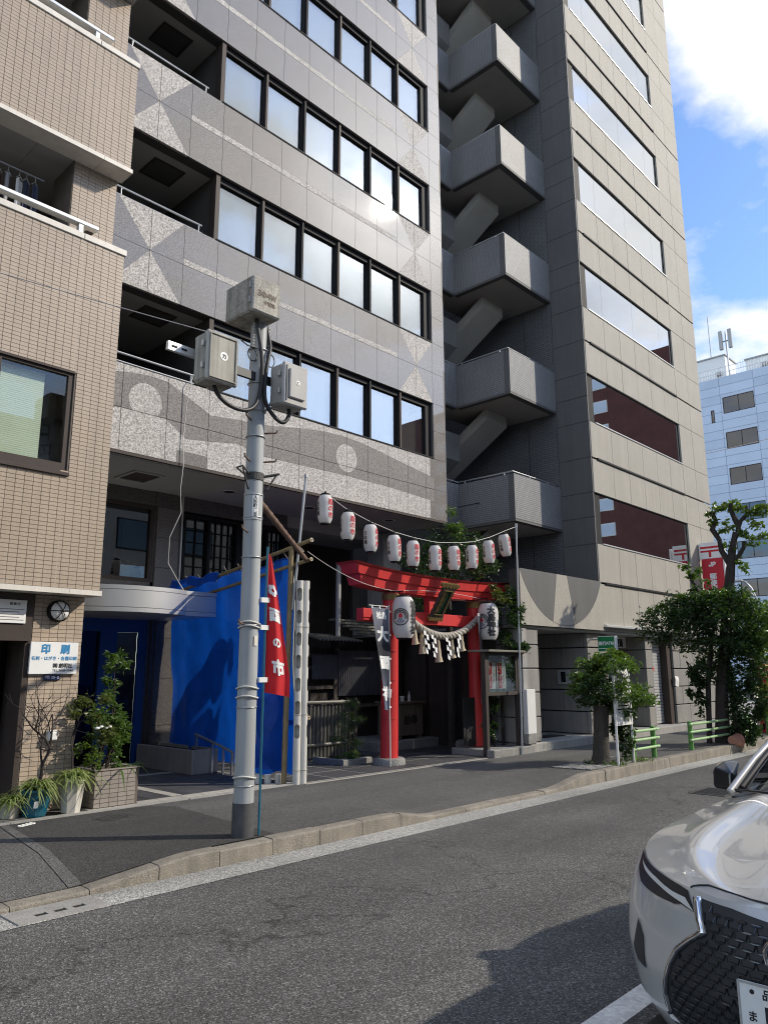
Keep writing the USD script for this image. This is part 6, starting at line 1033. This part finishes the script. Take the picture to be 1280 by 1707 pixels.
g = thing('flower_pot_upturned', 'upturned terracotta flower pot beside the big street tree', 'flower pot', (17.25, 6.12, .17)); part(g, 'pot', tube([(17.15, 6.10, .26), (17.40, 6.06, .24)], [.085, .13], 18), M['terra'], smooth=40); part(g, 'rim', tube([(17.39, 6.06, .24), (17.43, 6.055, .238)], [.145, .145], 18), M['terra'], smooth=40)
# crates at the right edge
labs = ['red crate at the bottom of the stack by the right edge', 'dark red crate second from the bottom of the stack', 'olive crate just below the yellow one in the stack', 'yellow crate just under the red signboard on the stack']
for i, (z0, z1, key) in enumerate(((.15, .45, 'sign_r'), (.455, .72, 'ink_red'), (.725, 1.0, 'olive'), (1.005, 1.36, 'yellow'))):
    x0, x1, y0, y1 = 21.1, 21.75, 6.05, 6.78
    g = thing('stacked_crate', labs[i], 'crate', (21.4, 6.4, z0), 'crates stacked at the right edge')
    part(g, 'side', cat_(cbx(x0, x0+.03, y0, y1, z0, z0+.07, .006), cbx(x0, x0+.03, y0, y1, z1-.08, z1, .006), cbx(x0, x0+.03, y0, y0+.08, z0+.071, z1-.081, .006), cbx(x0, x0+.03, y1-.08, y1, z0+.071, z1-.081, .006), bx(x0+.031, x1, y0, y0+.03, z0, z1), bx(x0+.031, x1, y1-.03, y1, z0, z1), bx(x1-.03, x1, y0+.031, y1-.031, z0, z1)), M[key])
    part(g, 'content', bx(x0+.06, x1-.04, y0+.04, y1-.04, z0+.01, z1-.03), M['dark']); part(g, 'slat', cat_([bx(x0+.005, x0+.025, y0+.1+.12*j, y0+.13+.12*j, z0+.071, z1-.081) for j in range(5)]), M[key])
g = thing('red_signboard', 'red signboard box with an orange top on the stack of crates', 'sign', (21.4, 6.4, 1.37)); part(g, 'box', cbx(21.08, 21.7, 6.0, 6.70, 1.365, 1.80, .02), M['sign_r']); part(g, 'top_rim', cbx(21.06, 21.72, 5.98, 6.71, 1.802, 1.86, .015), M['orange']); part(g, 'label_strip', bx(21.07, 21.0795, 6.02, 6.62, 1.56, 1.68), M['white']); part(g, 'lettering', to_x(ext(place(glyphs('生ビール', .09, 2), -6.3, 1.62), .003), 21.0699), M['ink'])
lp = thing('street_lamp', 'distant curved grey street lamp before the pale blue building', 'street lamp', (43, 13.3, 0)); part(lp, 'mast', tube([(42.95, 13.4, 0), (43, 13.26, 4.0), (42.99, 13.29, 5.3), (42.93, 13.5, 6.0), (42.86, 13.75, 6.35), (42.80, 13.95, 6.42)], [.09, .07, .06, .05, .05, .05], 10), M['galv'], smooth=True); part(lp, 'lamp_head', cbx(42.55, 42.9, 13.85, 14.35, 6.36, 6.48, .04), M['cab2'])
tree('far_street_tree', 'green street tree far along the street near the right edge', [[(46, 14.5, 0), (46, 14.5, 3)]], [((46, 14.5, 4.2), (2.2, 2.2, 1.6), 1500, None), ((46, 13, 3.6), (1.6, 1.6, 1.2), 700, None)], .35, 'leaf_b', 171, .6, rad=[[.16, .12]])
# ================================================================ silver saloon at the right
NX, NY = 3.13, 1.0          # nose of the car; it faces -x
belt = lambda X: float(np.interp(X, [0, .25, .6, 1.0, 1.5, 2.6, 4.0, 4.65], [.815, .850, .880, .900, .925, .95, .97, .95]))
hood = lambda X: float(np.interp(X, [0, .06, .2, .5, 1.0, 1.45, 2.0], [.832, .842, .872, .920, .970, 1.008, 1.02]))
QZ = [0, .10, .25, .50, .72, .88, 1.0]
qx0 = lambda q: float(np.interp(q, QZ, [.15, .07, .02, .0, .015, .035, .075])); qw = lambda q: float(np.interp(q, QZ, [.74, .835, .895, .922, .912, .88, .835]))
CA, CN = 1.0, 2.35
def contour(t, q):
    """half outline of the car at height fraction q: t 0 nose, 1 where the flank runs straight, >1 metres along the flank; negative t = the other side"""
    s = -1 if t < 0 else 1; t = abs(t); w, x0 = qw(q), qx0(q)
    if t <= 1:
        a = t*math.pi/2; X = x0+CA*(1-math.cos(a)**(2/CN)); Y = w*math.sin(a)**(2/CN)
        X = x0+CA*(1-max(0, 1-abs(Y/w)**CN)**(1/CN))
    else: X, Y = x0+CA+(t-1), w-.06*max(0, (t-1-2.6)/1.0)**2*(t > 3.6)
    return X, s*Y
def shell(t, q, d=0.0):
    X, Y = contour(t, q); z = .17+(belt(X)-.17)*q
    if d:
        X1, Y1 = contour(t+.01, q); n = np.array([-(Y1-Y), X1-X]); n /= np.linalg.norm(n)+1e-9
        n = n if n @ np.array([X-1.2, Y]) > 0 else -n; X, Y = X+n[0]*d, Y+n[1]*d
    return np.array([NX+X, NY+Y, z])
def topf(t, r, d=0.0):
    X, Y = contour(t, 1.0); z = belt(X)+(hood(X)-belt(X))*(1-abs(r)**2.6)+.022*math.exp(-((abs(r)-.70)/.10)**2)*min(1, X*2.5)-.012*math.exp(-((abs(r)-.45)/.22)**2)*min(1, X*2)
    return np.array([NX+X, NY+Y*r, z+d])
def both(name, m, key, smooth=True):
    v = np.array(m.vertices); v[:, 1] = 2*NY-v[:, 1]
    part(ca, name, m, M[key], smooth=smooth); part(ca, name, trimesh.Trimesh(v, m.faces[:, ::-1], process=False), M[key], smooth=smooth)
ca = thing('silver_saloon_car', 'silver saloon car with a large black mesh grille, front half in view at the right', 'car', (NX+2.3, NY, 0))
ts_ = np.concatenate([np.linspace(0, 1, 41), 1+np.linspace(.06, 3.62, 40)]); qs_ = np.linspace(0, 1, 26)
def sym(m):
    v = np.array(m.vertices); v[:, 1] = 2*NY-v[:, 1]; return cat_(m, trimesh.Trimesh(v, m.faces[:, ::-1], process=False))
part(ca, 'body', sym(grid(lambda t, q: shell(t, q), ts_, qs_)), M['body'], smooth=True)
part(ca, 'bonnet', sym(grid(lambda t, r: topf(t, r), np.concatenate([np.linspace(.0, 1, 50), 1+np.linspace(.04, .86, 20)]), np.linspace(1, 0, 40))), M['body'], smooth=True)
part(ca, 'underbody', bx(NX+.25, NX+4.5, NY-.7, NY+.7, .12, .2), M['rubber'])
ri = lambda X, Y, z: np.array([NX+X, NY+Y, z])
cabin = [(1.86, .76, 1.005), (2.55, .60, 1.37), (3.25, .58, 1.43), (3.75, .58, 1.36), (4.25, .72, 1.04)]
part(ca, 'roof', sym(grid(lambda u, v: ri(np.interp(u, [0, .5, 1], [2.50, 3.1, 3.8]), .605*v, np.interp(u, [0, .5, 1], [1.365, 1.44, 1.345])+.03*(1-v*v)), np.linspace(0, 1, 14), np.linspace(1, 0, 8))), M['body'], smooth=True)
wsx = lambda u, v: ri(1.78+.12*v*v+(.66+.03*v*v-.0)*u, (.75-.15*u)*v, 1.0+.37*u+.05*math.sin(u*3.14)*.4+.03*(1-v*v)*u)
part(ca, 'windscreen', sym(grid(wsx, np.linspace(0, 1, 12), np.linspace(1, 0, 10))), M['pane_dk'], smooth=True)
both('side_glass', (grid(lambda u, v: ri(1.98+(2.2-.0)*u+.5*v*(1-u)-.35*v*u, .765-.15*v, .985+.36*v), np.linspace(0, 1, 12), [0, .5, 1])), 'gloss')
part(ca, 'rear_glass', sym(grid(lambda u, v: ri(3.8+.55*u, (.60+.12*u)*v, 1.345-.36*u), [0, .5, 1], np.linspace(1, 0, 6))), M['gloss'], smooth=True); part(ca, 'boot_lid', sym(grid(lambda u, v: ri(1.86+2.75*u if u else 1.7, .87*v, .975+.02*(1-v*v)), [.9, 1], np.linspace(1, 0, 6))), M['body'])
part(ca, 'deck', bx(NX+1.85, NX+4.4, NY-.80, NY+.80, .90, .955), M['rubber'])
both('a_pillar', tube([ri(1.80, .79, .985), ri(2.1, .735, 1.15), ri(2.52, .625, 1.37)], [.022, .020, .020], 8), 'body'); both('pillar_trim', tube([ri(1.90, .755, 1.0), ri(2.15, .70, 1.15), ri(2.52, .60, 1.365)], .022, 6), 'rubber')
part(ca, 'cowl', sym(tube([ri(1.80, .76, 1.0), ri(1.72, .4, 1.012), ri(1.70, 0, 1.018)], .007, 6)), M['gloss'], smooth=True)
for s in (1, -1):
    mv = np.array([(2.06, .865, .945), (2.09, 1.0, .95), (2.25, 1.03, .99), (2.26, .90, .975), (2.07, .865, 1.055), (2.10, .99, 1.085), (2.16, .94, 1.125), (2.27, .88, 1.13), (2.26, 1.02, 1.11), (2.14, 1.02, 1.05)])*.68+np.array([2.17, .94, 1.03])*.32; mv = mv*[1, s, 1]
    part(ca, 'door_mirror', trimesh.convex.convex_hull(np.vstack([trimesh.creation.icosphere(2).vertices*.022+p_+[NX, NY, 0] for p_ in mv])), M['gloss'], smooth=40); part(ca, 'mirror_arm', cyl(ri(2.12, s*.80, .955), ri(2.15, s*.93, .965), .025, 8), M['gloss'])
def on(poly_tq, d, key, name, both=True, dense=.03, parent=None):
    out = []
    for g in polys(poly_tq):
        v, f = trimesh.creation.triangulate_polygon(g, engine='earcut'); v2, f2 = trimesh.remesh.subdivide_to_size(np.column_stack([v, np.zeros(len(v))]), f, dense)
        out.append(trimesh.Trimesh(np.array([shell(a, b, d) for a, b in v2[:, :2]]), f2, process=False))
    m = cat_(out); return part(parent or ca, name, m, M[key], smooth=True)
mir = lambda P: Polygon([(-a, b) for a, b in P])
HL = [(.70, .990), (.60, .994), (.53, .996), (.44, .997), (.36, .997), (.30, .994), (.265, .987), (.218, .90), (.275, .913), (.30, .90), (.38, .892), (.46, .888), (.52, .892), (.62, .93)]
DR = [(.60, .974), (.425, .966), (.325, .952), (.265, .952), (.222, .905), (.275, .922), (.39, .942), (.53, .955)]
VT = [(.485, .70), (.44, .62), (.43, .45), (.50, .45), (.525, .525)]
GR_ = [(.0, .95), (.03, .95), (.115, .972), (.205, .975), (.22, .975), (.18, .825), (.22, .763), (.265, .675), (.295, .575), (.325, .40), (.318, .288), (.20, .20), (.0, .18)]
for P_, k in ((HL, 1), (HL, -1)):
    h = on(Polygon(P_) if k > 0 else mir(P_), .006, 'lamp', 'headlight'); on(Polygon(DR) if k > 0 else mir(DR), .009, 'white_p', 'light_strip', parent=h)
    on(Polygon(VT) if k > 0 else mir(VT), .005, 'rubber', 'bumper_vent')
    edge = [(k*a, b) for a, b in GR_[4:11]]; pts = []
    for (a, b), (c, d_) in zip(edge[:-1], edge[1:]): pts += [shell(a+(c-a)*i/6, b+(d_-b)*i/6, .012) for i in range(6)]
    pts.append(shell(*edge[-1], .012)); part(ca, 'grille_surround', tube(pts, np.interp(np.linspace(0, 1, len(pts)), [0, .2, .24, 1], [.018, .018, .012, .013]), 8), M['chrome'], smooth=True)
    on(Polygon([(k*a, b) for a, b in [(.332, .39), (.322, .265), (.20, .165), (.19, .20), (.31, .29)]]), .016, 'chrome', 'lower_trim')
gp = Polygon(GR_).union(mir(GR_).buffer(1e-6)); gg = on(gp, .005, 'rubber', 'grille')
bars = []
for j in range(19):
    q = .20+j*.0425
    for i in range(-16, 17):
        a = (i+.5*(j % 2))*.034
        for da, dq0, dq1 in ((.0, 0, 0),):
            g = Polygon([(a-.0125, q+.004), (a-.005, q+.009), (a+.005, q+.009), (a+.0125, q+.004), (a+.005, q-.001), (a-.005, q-.001)])
            if gp.buffer(-.012).contains(g):
                vv = [shell(x, y, .016) for x, y in g.exterior.coords[:-1]]; n_ = len(vv); bars.append(trimesh.Trimesh(vv+[shell(x, y, .004) for x, y in g.exterior.coords[:-1]], [[0, 1, 2], [0, 2, 3], [0, 3, 4], [0, 4, 5]]+[f for e in range(6) for f in ([e, (e+1) % 6, 6+(e+1) % 6], [e, 6+(e+1) % 6, 6+e])], process=False))
        for sg in (1, -1):
            p_, q_ = (a+.0125*sg, q+.004), (a+.0045*sg*1+.0125*sg-.0*sg, q+.0425*.5)
            e_ = (a+.017*sg, q+.0425-.004)
            if gp.buffer(-.012).contains(Point(p_)) and gp.buffer(-.012).contains(Point(e_)): bars.append(tube([shell(*p_, .008), shell(*e_, .008)], .0022, 4, False))
part(gg, 'grille_mesh', cat_(bars), M['gloss'], kind='stuff')
part(ca, 'bonnet_gap', cat_(sym(tube([topf(t, r, .001) for t, r in [(.262, .998), (.278, .93), (.287, .85), (.28, .77), (.215, .70), (.16, .52), (.115, .363), (.08, .0)]], .0045, 5))), M['rubber'], smooth=True)
bd_ = part(ca, 'badge', trimesh.creation.torus(.058, .009).apply_transform(trimesh.transformations.rotation_matrix(math.pi/2, [0, 1, 0])).apply_translation((NX-.025, NY, .70)), M['chrome'], smooth=True)
lpz = part(ca, 'number_plate', cbx(NX-.028, NX-.018, NY-.165, NY+.165, .435, .60, .004), M['white'], label='white number plate with dark numerals')
part(lpz, 'plate_rim', to_x(ext(sbox(-NY-.165, .435, -NY+.165, .60).difference(sbox(-NY-.158, .442, -NY+.158, .593)), .003), NX-.0279), M['cab2'])
part(lpz, 'lettering', to_x(ext(shapely.union_all([place(glyphs('品川', .035, 1), -NY-.045, .568), place(glyphs('ま', .034, 1), -NY-.118, .49), sbox(-NY-.075, .455, -NY-.06, .53), Point(-NY-.115, .57).buffer(.008)]), .002), NX-.0281), M['ink'])
for X in (.93, 3.72):
    for s in (1, -1):
        w = part(ca, 'wheel', tube([ri(X, s*.58, .32), ri(X, s*.60, .32), ri(X, s*.785, .32), ri(X, s*.80, .32)], [.30, .32, .32, .30], 30), M['rubber'], smooth=40); part(w, 'rim', tube([ri(X, s*.8005, .32), ri(X, s*.803, .32)], [.23, .22], 24), M['alum'])
part(ca, 'dashboard', cat_(cbx(NX+1.95, NX+2.35, NY-.66, NY+.66, .958, 1.02, .02), trimesh.Trimesh(trimesh.creation.icosphere(2).vertices*[.14, .22, .26]+[NX+2.75, NY+.35, 1.10], trimesh.creation.icosphere(2).faces)), M['cab2'], smooth=40)
